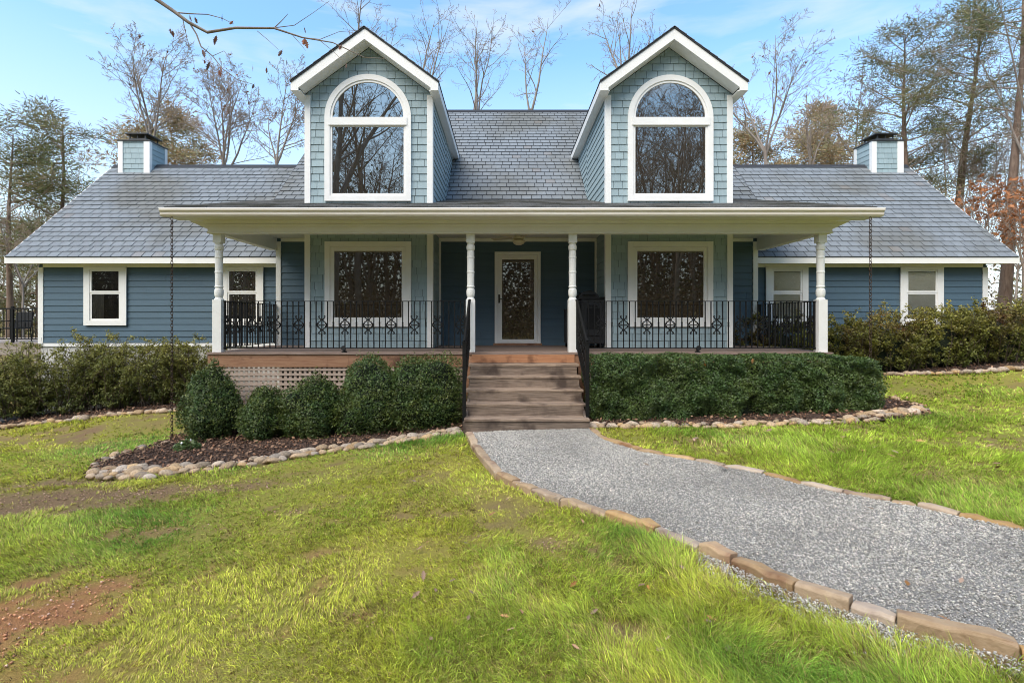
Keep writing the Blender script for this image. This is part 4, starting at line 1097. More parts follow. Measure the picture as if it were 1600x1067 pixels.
def lump(d, seed, amp, f=3.0):
    q = np.random.default_rng(seed); s = np.zeros(len(d))
    for k in range(7):
        w_ = q.normal(0, 1, 3)*f; s += np.sin(d@w_+q.uniform(0, 6.28))
    return 1+amp*s/3
def boxwood(name, x, y, rx, ry, h, label, seed, pw=2.4, n=15000, cone=0.0, grp=None, cat='shrub', lumps=.15):
    zg = g(x); e = empty(name, (x, y, zg), label, cat, grp)
    def fn(d):
        ax_ = np.abs(d[:,0])/rx; ay_ = np.abs(d[:,1])/ry; az_ = np.abs(d[:,2])/(h*.54)
        r = (ax_**pw+ay_**pw+az_**pw)**(-1/pw)
        return r*lump(d, seed, lumps, 4.0)
    zc = .46
    def taper(P):
        zz = np.clip(P[:,2]/(h*.54), -1, 1)
        k = 1-cone*np.clip(zz+.25, 0, 1.25)/1.25+.10*np.clip(-zz, 0, 1)
        return P*np.stack([k, k, np.ones(len(k))], -1)
    P, D, T = shell(int(n*1.5), fn, .25)
    cl_ = (fbm(P[:,0]*1.0+seed, P[:,2]+P[:,1]*1.7, .20, 31, 3)-.5)*.30+(vnoise(P[:,0]+P[:,1], P[:,2], .07, 35)-.5)*.13
    P = taper(P*(1+cl_)[:, None])+np.array([x, y, zg+h*zc])
    k = P[:,2] > zg+.0; P, D, T = P[k], D[k], T[k]
    # small sprigs standing proud
    v = rng.uniform(.6, 1.6, len(P)); yl = np.clip(fbm(P[:,0]*2+seed, P[:,2]*2+P[:,1], .35, 12, 3)-.25, 0, 1)
    cc = np.stack([v*(.8+.8*yl), v*(.95+.2*yl), v*.95], -1)
    tip = rng.random(len(P)) < .03; cc[tip] *= np.array([2.2,1.7,1.2])
    ks = rng.choice(len(P), 260, False); ks = ks[T[ks] > .9]; m = 7
    up = D[ks]+np.array([0,0,.5])+rng.normal(0,.3,(len(ks),3)); up /= np.linalg.norm(up, axis=1)[:, None]
    SP = np.concatenate([P[ks]+up*(.015+.016*j)+rng.normal(0,.007,(len(ks),3)) for j in range(m)]); sv = np.tile(rng.uniform(.8,1.5,len(ks)), m)
    P = np.concatenate([P, SP]); D = np.concatenate([D, np.tile(D[ks], (m,1))]); cc = np.concatenate([cc, np.stack([sv*1.35, sv*1.15, sv*.9], -1)])
    V, q, C = leaves_np(P, D*.8+np.array([0,0,.3]), rng.uniform(.020,.042,len(P)), cc, .6, .8)
    link('foliage', npmesh('foliage', V, q, None, C), LEAFBOX, e)
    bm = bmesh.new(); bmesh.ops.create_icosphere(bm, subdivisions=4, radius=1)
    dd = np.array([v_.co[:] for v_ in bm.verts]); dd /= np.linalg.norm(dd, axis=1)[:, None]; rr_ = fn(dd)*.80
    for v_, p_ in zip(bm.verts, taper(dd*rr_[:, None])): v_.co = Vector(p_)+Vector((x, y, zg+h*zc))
    me = bpy.data.meshes.new('stem'); bm.to_mesh(me); bm.free(); link('dark_core', me, CORE, e)  # added solid near-black core, not twigs; blocks the view through the leaves
    return e
def place(px, py_top, px0, px1, Y, py_base=None):
    x = wx(px, Y); zg = g(x); return x, wz(py_top, Y)-zg, (wx(px1, Y)-wx(px0, Y))/2
GB = 'boxwoods in front of the porch lattice'
for px, top, p0, p1, Y, ry, lab, pw, cone, nn in (
    (331, 573, 279, 384, 9.05, .52, 'cone shaped boxwood at the porch corner beside the rain chain', 2.0, .42, 17000),
    (415, 602, 374, 456, 8.72, .42, 'smallest boxwood, low and pointed, right of the cone shaped one', 2.0, .35, 12000),
    (491, 592, 444, 536, 8.68, .46, 'middle rounded boxwood right of the smallest pointed one', 2.3, .15, 14000),
    (577, 560, 525, 628, 8.75, .50, 'tall rounded boxwood overlapping the squarish one nearest the steps', 2.5, .12, 17000),
    (662, 554, 610, 716, 8.85, .50, 'squarish boxwood nearest the porch steps on the left', 3.4, .0, 18000)):
    x, h_, rx = place(px, top, p0, p1, Y); boxwood('boxwood_shrub', x, Y, rx, ry, h_, lab, px, pw, nn, cone, GB)
# clipped hedge right of the steps
def hedge():
    x0, x1, y0, y1, zt = wx(921,8.65), wx(1372,8.7), 8.55, 9.52, 1.155
    e = empty('clipped_hedge', ((x0+x1)/2, 9.0, g(3.8)), 'long clipped dark green boxwood hedge in front of the porch right of the steps', 'hedge')
    n = 85000
    cx_, cy_ = (x0+x1)/2, (y0+y1)/2; hx, hy = (x1-x0)/2, (y1-y0)/2
    d = rng.normal(0, 1, (n,3)); d /= np.linalg.norm(d, axis=1)[:, None]
    # sample faces of a rounded box by area
    u = rng.uniform(-1, 1, n); which = rng.random(n)
    P = np.zeros((n,3)); Nn = np.zeros((n,3))
    fr = which < .55; tp = (which >= .55) & (which < .88); en = which >= .88
    zr = rng.uniform(0, 1, n)
    P[fr] = np.stack([u[fr]*hx, np.full(fr.sum(), -hy), zr[fr]], -1); Nn[fr] = (0,-1,.1)
    P[tp] = np.stack([u[tp]*hx, rng.uniform(-1,1,tp.sum())*hy, np.ones(tp.sum())], -1); Nn[tp] = (0,-.1,1)
    sg = np.where(rng.random(en.sum()) < .7, 1, -1); P[en] = np.stack([sg*hx, rng.uniform(-1,1,en.sum())*hy, zr[en]], -1); Nn[en] = np.stack([sg, np.zeros(en.sum()), np.zeros(en.sum())], -1)
    def shape(P, t):
        X, Yv, Zr = P[:,0].copy(), P[:,1].copy(), P[:,2].copy()
        # rounded edges
        ez = np.clip((Zr-.86)/.14, 0, 1); ex = np.clip((np.abs(X)/hx-.90)/.10, 0, 1); eb = np.clip((.22-Zr)/.22, 0, 1)
        Yv = Yv*(1-.10*ez**2-.12*ex**2-.08*eb); X = X*(1-.03*ez**2-.015*eb)
        # seams between the individual plants, lumps
        xw = X+cx_
        seam = np.zeros(len(X))
        for sx, wd, dp in ((wx(1172,8.6),.13,.16),(wx(1262,8.6),.12,.14),(wx(1040,8.6),.16,.07),(wx(1110,8.6),.15,.05)): seam += dp*np.exp(-((xw-sx)/wd)**2)
        fr_ = np.clip(-P[:,1]/hy, 0, 1)
        lum = (fbm(xw*1.0, Zr*1.2+Yv, .42, 61, 3)-.5)*.34+(fbm(xw, Zr+Yv*2, .13, 63, 2)-.5)*.20
        Yv = Yv+(seam*(.4+.8*(1-Zr)))*fr_-lum*fr_-.0
        drop = (fbm(xw, Yv+7, .5, 67, 3)-.5)*.09+(fbm(xw, Yv+3, .11, 68, 2)-.5)*.07-seam*.3
        endd = .10*np.clip((xw-(x1-.9))/.9, 0, 1)**2
        zg = gh(xw); Z = zg+(zt-zg)*Zr*(1-endd)+drop*np.clip(Zr*1.3-.3, 0, 1)
        X = X*(1-.0*ex)+np.where(np.abs(P[:,0]) >= hx*.999, np.sign(X)*((fbm(Yv*1.3, Zr*1.2, .4, 71, 3)-.5)*.3), 0)
        W = np.stack([X+cx_, Yv+cy_, Z], -1)
        c = np.stack([np.clip(W[:,0], x0+.35, x1-.35), np.full(len(X), cy_), zg+.5*(zt-zg)], -1)
        return c+(W-c)*t[:, None]
    T = 1-.22*rng.random(n)**1.7
    W = shape(P, T)
    v = rng.uniform(.6, 1.7, n); yl = np.clip(fbm(W[:,0]*2, W[:,2]*2, .35, 12, 3)-.25, 0, 1)
    cc = np.stack([v*(.75+.6*yl), v*(.92+.15*yl), v*.98], -1)
    V, q, C = leaves_np(W, Nn*.8+np.array([0,0,.3]), rng.uniform(.022,.042,n), cc, .6, .75)
    link('foliage', npmesh('foliage', V, q, None, C), LEAFBOX, e)
    m = MB(); m.box(x0+.14, x1-.18, y0+.22, y1-.12, -.1, zt-.16); m.build('dark_core', CORE, e, bevel=.08)  # solid dark box added inside the hedge to block see-through
hedge()

# loose shrubs by the wings
def tubes_np(branches):
    """branches: list of (pts (k,3), radii (k,), sides)"""
    VV, QQ, base = [], [], 0
    for pts, rad, ns in branches:
        k = len(pts)
        d = np.gradient(pts, axis=0); d /= np.linalg.norm(d, axis=1)[:, None]+1e-9
        ref = np.array([.21,.13,.97]) if abs(d[0][2]) < .9 else np.array([.97,.21,.1])
        a = np.cross(d, ref); a /= np.linalg.norm(a, axis=1)[:, None]+1e-9; b = np.cross(d, a)
        t = 2*np.pi*np.arange(ns)/ns
        ring = pts[:, None]+(a[:, None]*np.cos(t)[None,:,None]+b[:, None]*np.sin(t)[None,:,None])*rad[:, None, None]
        VV.append(ring.reshape(-1, 3))
        i = (np.arange(k-1)[:, None]*ns+np.arange(ns)[None]); j = (np.arange(k-1)[:, None]*ns+(np.arange(ns)[None]+1) % ns)
        QQ.append((np.stack([i, j, j+ns, i+ns], -1).reshape(-1, 4))+base); base += k*ns
    return np.concatenate(VV), np.concatenate(QQ)
def wob(p, d, L, n, wig, up, q):
    pts = [np.array(p, float)]; d = np.array(d, float); d /= np.linalg.norm(d)
    for k in range(n):
        d = d+q.normal(0, wig, 3)+np.array([0,0,up]); d /= np.linalg.norm(d); pts.append(pts[-1]+d*L/n)
    return np.array(pts), d
def loose_shrub(name, x, y, w_, h, label, seed, leafmat, dens, grp, core=False, lsize=.05, spill=1.0, d_=.5):
    q = np.random.default_rng(seed); zg = g(x, y); e = empty(name, (x, y, zg), label, 'shrub', grp)
    br, LP, LD = [], [], []
    for k in range(int(40*w_/.8)):
        a = q.uniform(0, 6.28); r = math.sqrt(q.random())*.75*w_
        p = np.array([x+r*math.cos(a)*.9, y+r*math.sin(a)*d_*.7, zg])
        tilt = q.uniform(.05, .75)*spill; d = np.array([math.cos(a)*tilt, math.sin(a)*tilt*d_, 1])
        L = h*q.uniform(.75, 1.12)
        pts, dl = wob(p, d, L, 6, .12, -.02, q); br.append((pts, np.linspace(.011, .003, 7), 4))
        for s in range(11):
            t = q.uniform(.06, 1); i = min(5, int(t*6)); pp = pts[i]+(pts[i+1]-pts[i])*(t*6-i)
            dd = q.normal(0, 1, 3); dd[1] *= .7; dd[2] = abs(dd[2])*.6+.15
            p2, _ = wob(pp, dd, q.uniform(.14,.34), 3, .15, .03, q); br.append((p2, np.linspace(.005,.0015,4), 3))
            m = int(dens*q.uniform(.5, 1.4))
            tt = q.uniform(.15, 1.05, m)*3; ii = np.minimum(tt.astype(int), 2)
            LP.append(p2[ii]+(p2[ii+1]-p2[ii])*(tt-ii)[:, None]+q.normal(0, .025, (m,3))); LD.append(np.tile([0,-.3,.8], (m,1)))
    V, Q = tubes_np(br); link('stem', npmesh('stem', V, Q), STEMD, e)
    P = np.concatenate(LP); D = np.concatenate(LD)
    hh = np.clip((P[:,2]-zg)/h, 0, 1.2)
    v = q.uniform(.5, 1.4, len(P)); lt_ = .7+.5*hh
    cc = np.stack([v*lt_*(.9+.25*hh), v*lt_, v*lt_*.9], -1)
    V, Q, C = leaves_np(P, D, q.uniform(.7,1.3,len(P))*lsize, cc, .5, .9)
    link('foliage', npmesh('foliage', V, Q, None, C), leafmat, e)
    if core:
        bm = bmesh.new(); bmesh.ops.create_icosphere(bm, subdivisions=3, radius=1)
        for v_ in bm.verts:
            c = v_.co; k = 1+.15*math.sin(5*c.x+seed)*math.cos(4*c.z)
            v_.co = Vector((x+c.x*w_*.62*k, y+.08+c.y*d_*.45, zg+h*.36+c.z*h*.36*k))
        me = bpy.data.meshes.new('dark_core'); bm.to_mesh(me); bm.free(); link('dark_core', me, CORE, e)  # solid dark filler body added behind the leaves, no modelled twigs
GL = 'loose shrubs before the left wing wall'
for i, (px, top, Y, w_, lab) in enumerate(((5, 552, 12.0, 1.0, 'straggly yellow green shrub leaning out at the far left corner'), (92, 528, 12.2, 1.05, 'thin twiggy shrub below the left end window, before the foundation corner'),
        (170, 522, 12.25, 1.0, 'twiggy shrub right below the left end window'), (240, 526, 12.25, 1.0, 'darker twiggy shrub behind the rain chain left of the porch'), (306, 532, 12.15, .8, 'twiggy shrub against the porch corner post at left'))):
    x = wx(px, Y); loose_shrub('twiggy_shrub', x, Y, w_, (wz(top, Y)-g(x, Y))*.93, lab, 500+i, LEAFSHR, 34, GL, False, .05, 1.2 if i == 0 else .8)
GR = 'leafy shrubs before the right wing wall'
for i, (px, top, Y, w_, lab) in enumerate(((1225, 500, 12.0, .9, 'bushy shrub seen through the side railing at the right porch end'), (1318, 500, 11.6, .9, 'reddish green shrub just right of the right porch corner post'), (1395, 494, 11.6, .95, 'bushy reddish green shrub below the right window'),
        (1470, 486, 11.7, .95, 'bushy shrub right of the right window against the wall'), (1545, 478, 11.8, 1.0, 'tall loose shrub at the right end corner of the house'), (1630, 474, 12.0, 1.0, 'shrub at the right picture edge beyond the end of the house'))):
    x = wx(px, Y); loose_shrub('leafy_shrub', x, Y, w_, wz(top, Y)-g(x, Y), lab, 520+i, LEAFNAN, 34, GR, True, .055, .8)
# small flowering plant at the rain chain foot
xx, yy = gp(292, 706); e = empty('small_plant', (xx, yy, g(xx)), 'low green plant with white flowers in the mulch by the rain chain foot', 'plant')
n = 260; a = rng.uniform(0, 6.28, n); r = np.sqrt(rng.random(n))*.2
P = np.stack([xx+r*np.cos(a), yy+r*np.sin(a)*.7, g(xx, yy)+.04+rng.uniform(.02,.2,n)*(1-r/.3)], -1)
V, q, C = leaves_np(P, np.tile([0,-.2,1.], (n,1)), rng.uniform(.05,.09,n), np.ones((n,3))*rng.uniform(.8,1.6,(n,1)), .5, .6); link('foliage', npmesh('foliage', V, q, None, C), LEAFBOX, e)
for k in range(5):
    V, q, C = leaves_np(P[k:k+1]+np.array([-.05,-.05,.05]), np.array([[0,-.5,1.]]), np.array([.04]), np.ones((1,3)), .9, .4); link('flower', npmesh('flower', V, q, None, C), WHITE, e)

lx, ly = [], []
for P, n in ((BED_L, 700), (BED_R, 260), (BED_WL, 300), (BED_WR, 160)):
    a, b = scatter_in(P, n); lx.append(a); ly.append(b)
lx = np.concatenate(lx); ly = np.concatenate(ly); n = len(lx)
P = np.stack([lx, ly, gh(lx, ly)+.065+rng.uniform(0,.03,n)], -1)
V, q, C = leaves_np(P, np.tile([0,-.2,1.], (n,1)), rng.uniform(.03,.09,n), np.stack([rng.uniform(.6,1.5,n)]*3, -1), .5, .45)
FALL2 = pm('leaf_litter', (.20,.105,.06), (.34,.21,.13), 8, .85, attr=True)
o = link('leaf_litter', npmesh('leaf_litter', V, q, None, C), FALL2); o['kind'] = 'stuff'; tag(o, 'dry brown leaf litter scattered over the planting beds', 'leaves')

# ------------------------------------------------------------------ fallen leaves
def oak_leaf_mesh(name, mat, s=1.0):
    out = [(0,-.5),(.06,-.35),(.17,-.28),(.10,-.18),(.26,-.06),(.13,.02),(.27,.18),(.11,.22),(.14,.36),(0,.5)]
    pts = out+[(-a, b) for a, b in out[-2:0:-1]]
    m = MB(); c = len(pts)
    for a, b in pts: m.v.append((a*s, b*s, (abs(a)*.35+.12*b*b)*s)); m.c.append((1,1,1))
    m.v.append((0,0,0)); m.c.append((1,1,1))
    for k in range(c): m.f.append((k, (k+1) % c, c))
    m.tube([(0,-.5*s,.03*s),(0,-.68*s,.06*s)], .012*s, 3)
    o = m.build(name, mat); d_ = o.data; bpy.data.objects.remove(o); return d_
FL = oak_leaf_mesh('fallen_leaf', FALLEN)
q = random.Random(12)
def fallen(px, py, s, lab, grp, dz=.03):
    a, b = gp(px, py); o = bpy.data.objects.new('fallen_leaf', FL); col.objects.link(o)
    o.location = (a, b, g(a, b)+dz+.02); o.scale = (s,s,s); o.rotation_euler = (q.uniform(-.5,.5), q.uniform(-.5,.5), q.uniform(0,6.3)); tag(o, lab, 'leaf', grp)
for k in range(52):
    px, py = q.uniform(640, 1180), q.uniform(700, 1040)
    if inpoly(np.array([gp(px,py)[0]]), np.array([gp(px,py)[1]]), PATH)[0]: continue
    fallen(px, py, q.uniform(.045,.08), 'brown curled oak leaf fallen on the lawn left of the path', 'fallen leaves on the left lawn')
for k in range(16): fallen(q.uniform(1080,1580), q.uniform(670,760)-0, q.uniform(.08,.13), 'brown curled oak leaf fallen on the lawn right of the path', 'fallen leaves on the right lawn')
for px, py in ((1417,919),(1502,915),(1500,990),(1475,975),(1360,800),(1190,770),(1010,730)): fallen(px, py, q.uniform(.06,.09), 'dry leaf fallen on the grey gravel of the path', 'fallen leaves on the path', .015)
for px, top in ((1062,557),(1101,566),(1175,560),(1230,563),(1085,575),(1150,556)):
    o = bpy.data.objects.new('fallen_leaf', FL); col.objects.link(o); Y = 8.62
    o.location = (wx(px,Y), Y-.02, wz(top+6,Y)+.02); o.scale = (.1,.1,.1); o.rotation_euler = (q.uniform(.3,1.2), q.uniform(-.4,.4), q.uniform(0,6)); tag(o, 'tan leaf caught in the top of the clipped hedge', 'leaf', 'leaves caught in the hedge')

# ------------------------------------------------------------------ trees
def bare_branches(base, H, fork, nst, spread, seed, lean=(0,0), dens=1.0, r0=None, fine=1.0):
    q = np.random.default_rng(seed); big, small = [], []
    r0 = r0 or H*.0068
    base = np.array(base, float)
    pts, d = wob(base, (lean[0], lean[1], 1), fork, 6, .03, .02, q)
    big.append((pts, np.linspace(r0*1.15, r0*.8, 7), 7)); tips = []
    def sub(p, d, L, r, lvl):
        n = 6 if lvl <= 1 else (5 if lvl == 2 else 3)
        pts, dl = wob(p, d, L, n, (.07, .09, .12, .15, .18)[lvl], (.05, .04, .035, .03, .02)[lvl], q)
        rad = np.linspace(r, max(.006*fine, r*(.12 if lvl == 0 else .25)), n+1)
        (big if lvl <= 1 else small).append((pts, rad, 6 if lvl == 0 else (5 if lvl == 1 else 3)))
        if lvl >= 4: tips.append(pts[-1]); return
        nc = int(((13, 9, 7, 4)[lvl])*dens*q.uniform(.8, 1.2)); t0 = (.18, .2, .2, .25)[lvl]
        for k in range(nc):
            t = t0+(1-t0)*(k+q.uniform(.1,.9))/nc; i = min(n-1, int(t*n)); pp = pts[i]+(pts[i+1]-pts[i])*(t*n-i)
            dd = pts[i+1]-pts[i]; dd /= np.linalg.norm(dd)
            s = q.normal(0, 1, 3); s -= dd*(s@dd); s /= np.linalg.norm(s)
            ang = q.uniform(.5, 1.0); nd = dd*math.cos(ang)+s*math.sin(ang)
            rr_ = np.interp(t, [0,1], [r, r*.3])
            sub(pp, nd, L*q.uniform(.32,.55)*(1.12-.55*t), max(rr_*q.uniform(.4,.6), .006*fine), lvl+1)
    for k in range(nst):
        a = 2*math.pi*(k+q.uniform(-.25,.25))/nst; s = spread*q.uniform(.5, 1.2)
        dd = d+np.array([math.cos(a)*s, math.sin(a)*s, .15]); sub(pts[-1]-np.array([0,0,q.uniform(0,.08)*fork]), dd, (H-fork)*q.uniform(.85,1.08), r0*q.uniform(.5,.68), 0)
    return big, small, tips
def leaf_specks(P, size, mat, name, e, col_=(1,1,1)):
    P = np.array(P); n = len(P)
    V, Q, C = leaves_np(P, np.zeros((n,3))+np.array([0,-.2,.3]), rng.uniform(.6,1.4,n)*size, np.array(col_)*rng.uniform(.6,1.4,(n,1)), .6, 1)
    return link(name, npmesh(name, V, Q, None, C), mat, e)
def bare_tree(px, Y, top, nst, spread, seed, label, forkpy=262, lean=(0,0), dens=1.0, leafy=0.0, grp='bare trees behind the house', r0=None, leafmat=None, lsize=.16):
    x = wx(px, Y); zg = g(x); H = wz(top, Y)-zg; fork = max(2.5, wz(forkpy, Y)-zg)
    e = empty('bare_tree', (x, Y, zg), label, 'tree', grp)
    b, s, tips = bare_branches((x, Y, zg), H, fork, nst, spread, seed, lean, dens, r0, Y/25)
    V, Q = tubes_np(b); link('trunk', npmesh('trunk', V, Q), BARK, e, smooth=True)
    V, Q = tubes_np(s); link('crown', npmesh('crown', V, Q), TWIG, e)
    if leafy:
        q = np.random.default_rng(seed); P = np.array(tips); P = P[q.random(len(P)) < leafy] if leafy < 1 else np.repeat(P, int(leafy), 0)+q.normal(0,.25,(len(P)*int(leafy),3))
        leaf_specks(P, lsize, leafmat or OLIVE, 'leaves', e)
    return e
bare_tree(247, 27, 58, 3, .34, 101, 'bare tree with spreading limbs standing behind the left chimney', 235, dens=.85, leafy=.012, leafmat=OAKL)
bare_tree(325, 30, 85, 5, .42, 102, 'bare many stemmed tree between the left chimney and the left dormer', 245, dens=.85, leafy=.012, leafmat=OAKL)
bare_tree(437, 31, 120, 3, .3, 103, 'thin pale bare tree close to the left side of the left dormer', 255, dens=.8, leafy=.008, leafmat=OAKL)
bare_tree(535, 27, -30, 3, .3, 104, 'bare treetop showing over the peak of the left dormer', 140, dens=.6, leafy=.010, leafmat=OAKL)
bare_tree(648, 28, 0, 3, .22, 105, 'slim bare tree rising just right of the left dormer peak', 160, dens=.56, leafy=.010, leafmat=OAKL)
bare_tree(733, 30, 10, 4, .16, 106, 'bare tree with upright parallel stems over the roof right of the left dormer', 190, dens=.56, leafy=.010, leafmat=OAKL)
bare_tree(783, 31, 35, 2, .26, 107, 'slanting bare tree over the middle of the roof', 175, lean=(.10,0), dens=.56, leafy=.008, leafmat=OAKL)
bare_tree(965, 27, -5, 4, .5, 108, 'crooked bare tree rising behind the left slope of the right dormer', 150, lean=(-.03,0), dens=.58, leafy=.012, leafmat=OAKL)
bare_tree(1205, 25, 52, 4, .5, 109, 'large dead looking bare tree just right of the right dormer', 225, dens=.75, leafy=.010, leafmat=OAKL)
bare_tree(1262, 34, 150, 3, .3, 110, 'thin bare tree right of the large dead looking tree', 255, dens=.7)
bare_tree(1345, 29, 135, 3, .4, 111, 'bare tree with slanting limbs behind the right chimney', 250, lean=(.02,0), dens=.8)
bare_tree(1535, 24, 190, 4, .5, 112, 'low bare tree with slanting limbs between the evergreens at right', 380, dens=.8)
bare_tree(1625, 21, -60, 3, .5, 113, 'tall bare tree leaning in from the right picture edge', 300, lean=(-.03,0), dens=.75)
bare_tree(34, 24, 318, 4, .7, 114, 'low bare tree with arching branches in front of the left pines', 440, dens=.8)

def pine_tree(px, Y, top, label, seed, crown0=.35, width=.2, lean=(0,0), mat=NEEDLE, up=.25, nb=46, name='pine_tree', tuft=.38, grp='evergreens around the house', nt=20):
    q = np.random.default_rng(seed); x = wx(px, Y); zg = g(x); H = wz(top, Y)-zg
    e = empty(name, (x, Y, zg), label, 'tree', grp)
    pts, d = wob((x,Y,zg), (lean[0],lean[1],1), H, 10, .025, .02, q)
    V, Q = tubes_np([(pts, np.linspace(H*.016, .02, 11), 8)]); link('trunk', npmesh('trunk', V, Q), PINEB, e, smooth=True)
    br, TP = [], []
    for k in range(nb):
        t = crown0+(1-crown0)*((k+q.uniform(0,1))/nb); i = min(9, int(t*10)); p = pts[i]+(pts[i+1]-pts[i])*(t*10-i)
        a = q.uniform(0, 6.28); rel = (t-crown0)/(1-crown0)
        L = H*width*q.uniform(.5,1.15)*(1.1-rel)**.7*(.55+.9*min(1, rel*2.2)) + .3
        p2, _ = wob(p, (math.cos(a), math.sin(a), up+q.normal(0,.2)), L, 5, .12, .015, q); br.append((p2, np.linspace(.008*L+.02, .012, 6), 4))
        for s in range(int(5+L*2.2)):
            u = q.uniform(.3, 1); ii = min(4, int(u*5)); pp = p2[ii]+(p2[ii+1]-p2[ii])*(u*5-ii)
            dd = p2[ii+1]-p2[ii]; dd = dd/np.linalg.norm(dd)*.6+q.normal(0,.6,3); dd[2] = dd[2]*.5+.1
            p3, _ = wob(pp, dd, L*q.uniform(.12,.32)+.15, 3, .15, .02, q); br.append((p3, np.linspace(.014,.006,4), 3))
            TP += [p3[-1], p3[-2]]
    V, Q = tubes_np(br); link('branches', npmesh('branches', V, Q), TWIG, e)
    TP = np.array(TP); n = len(TP)*nt; C0 = np.repeat(TP, nt, 0)
    off = q.normal(0, 1, (n,3))*np.array([1,1,.55])*tuft*.55; P = C0+off
    dirn = off+q.normal(0,.08,(n,3))+np.array([0,0,.05]); dirn /= np.linalg.norm(dirn, axis=1)[:, None]+1e-9
    s = np.cross(dirn, q.normal(0,1,(n,3))); s /= np.linalg.norm(s, axis=1)[:, None]+1e-9
    l = tuft*q.uniform(.3,.6,n)[:, None]; w_ = .0125*tuft/.38*q.uniform(.6,1.3,n)[:, None]*Y/24
    V = np.stack([P-s*w_, P+s*w_, P+dirn*l+s*w_*.4, P+dirn*l-s*w_*.4], 1).reshape(-1,3)
    cl = np.repeat(q.uniform(.6,1.4,len(TP)), nt); v = cl*q.uniform(.7,1.3,n); yl = np.repeat(q.uniform(0,1,len(TP)), nt)
    C = np.stack([v*(.85+.5*yl), v, v*(.9+.1*yl)], -1)
    link('needles', npmesh('needles', V, np.arange(n*4).reshape(n,4), None, np.repeat(C, 4, 0)), mat, e)
pine_tree(82, 27, 185, 'open crowned pine standing clear of the roof at left', 201, .50, .25, (.0,0), nb=19, tuft=.55)
pine_tree(14, 26, 215, 'thicker pine at the left picture edge', 202, .45, .24, (.0,0), nb=16, tuft=.55)
pine_tree(60, 31, 330, 'low dark evergreen below the pines at left', 203, .15, .34, (.0,0), nb=32, tuft=.5, name='evergreen_tree')
pine_tree(1432, 25, 38, 'big dark evergreen behind the right chimney, the left one of a leaning pair', 205, .40, .20, (-.02,0), up=.5, nb=44, name='evergreen_tree', tuft=.42)
pine_tree(1487, 25.5, 18, 'big dark evergreen, the right one of the leaning pair by the right chimney', 206, .42, .17, (.015,0), up=.5, nb=38, name='evergreen_tree', tuft=.42)
pine_tree(1566, 22, -60, 'very tall thin pine with long bare trunk near the right picture edge', 207, .55, .15, (.035,0), up=.15, nb=22, tuft=.45)
pine_tree(292, 36, 200, 'dull olive evergreen behind the roof between the left chimney and left dormer', 121, .45, .26, nb=46, tuft=.6, name='evergreen_tree', mat=OLIVE, up=.5)
pine_tree(1308, 37, 166, 'pale olive evergreen behind the ridge left of the right chimney', 123, .4, .2, nb=40, tuft=.6, name='evergreen_tree', mat=OLIVE, up=.5)
pine_tree(1188, 38, 212, 'low olive evergreen behind the ridge next to the right dormer', 124, .4, .22, nb=36, tuft=.6, name='evergreen_tree', mat=OLIVE, up=.5)
def beech(px, Y, top, seed, label, n=5, sp=.6):
    bare_tree(px, Y, top, n, sp, seed, label, 470, dens=.7, leafy=.38, grp='orange leaved beeches at the right', leafmat=BEECH, lsize=.15)
beech(1530, 21, 300, 301, 'young beech keeping orange leaves beside the right roof slope')
beech(1585, 18.5, 285, 302, 'young beech with orange leaves at the right picture edge above the shrubs')
beech(1640, 20, 320, 303, 'young orange leaved beech just outside the right picture edge')

# woods: far brown woodland left and right, and the woods across the drive that the windows mirror
TEMPL = []
for k in range(7):
    q = np.random.default_rng(700+k); H = q.uniform(14, 20)
    b, s, tips = bare_branches((0,0,0), H, H*q.uniform(.25,.5), int(q.integers(2,5)), q.uniform(.2,.45), 800+k, dens=.72, r0=H*.011, fine=1.3)
    TEMPL.append(tubes_np([(p, r, min(n_, 5)) for p, r, n_ in b]+s))
def woods(name, spots, label, seed, brush, leafmat=None, sc=(.7, 1.0), nb=420, crown=0):
    q = np.random.default_rng(seed); VV, QQ, base = [], [], 0
    for (x, y) in spots:
        V, Q = TEMPL[int(q.integers(len(TEMPL)))]; a = q.uniform(0, 6.28); k = q.uniform(*sc)
        R3 = np.array([[math.cos(a),-math.sin(a),0],[math.sin(a),math.cos(a),0],[0,0,1]])*k
        VV.append(V@R3.T+np.array([x, y, g(x)])); QQ.append(Q+base); base += len(V)
    o = link(name, npmesh(name, np.concatenate(VV), np.concatenate(QQ)), TWIG); o['kind'] = 'stuff'; tag(o, label, 'woods')
    if crown:
        P = np.concatenate([np.array([x, y, g(x)+q.uniform(6,13)])+q.normal(0, 1, (crown,3))*np.array([1.6,1.6,2.6]) for x, y in spots if q.random() < .6])
        P = P+(q.normal(0,1,P.shape)*.3); P = P[fbm(P[:,0]+P[:,1], P[:,2], 1.1, 19, 2) > .5]
        V, Q, C = leaves_np(P, np.tile([0,.3,.6], (len(P),1)), q.uniform(.15,.4,len(P)), np.tile(q.uniform(.4,1,(len(P),1)), (1,3)), .4, 1.0)
        o = link('dry_leaves', npmesh('dry_leaves', V, Q, None, C), NEEDLE); o['kind'] = 'stuff'; tag(o, label.replace('bare woods', 'dark crowns of woods'), 'leaves')
    if brush:
        P = np.concatenate([np.stack([q.normal(x, 2.4, nb), q.normal(y, 1.5, nb), g(x)+np.abs(q.normal(0, 1, nb))*brush], -1) for x, y in spots])
        cc = np.stack([q.uniform(.6,1.4,len(P))]*3, -1); m1 = q.random(len(P)) < .4; cc[m1] *= np.array([.8,.95,.6])
        V, Q, C = leaves_np(P, np.tile([0,-.3,.6], (len(P),1)), q.uniform(.12,.4,len(P)), cc, .5, 1.0)
        o = link('undergrowth', npmesh('undergrowth', V, Q, None, C), leafmat or OLIVE); o['kind'] = 'stuff'; tag(o, label.replace('woodland', 'undergrowth').replace('woods', 'undergrowth'), 'undergrowth')
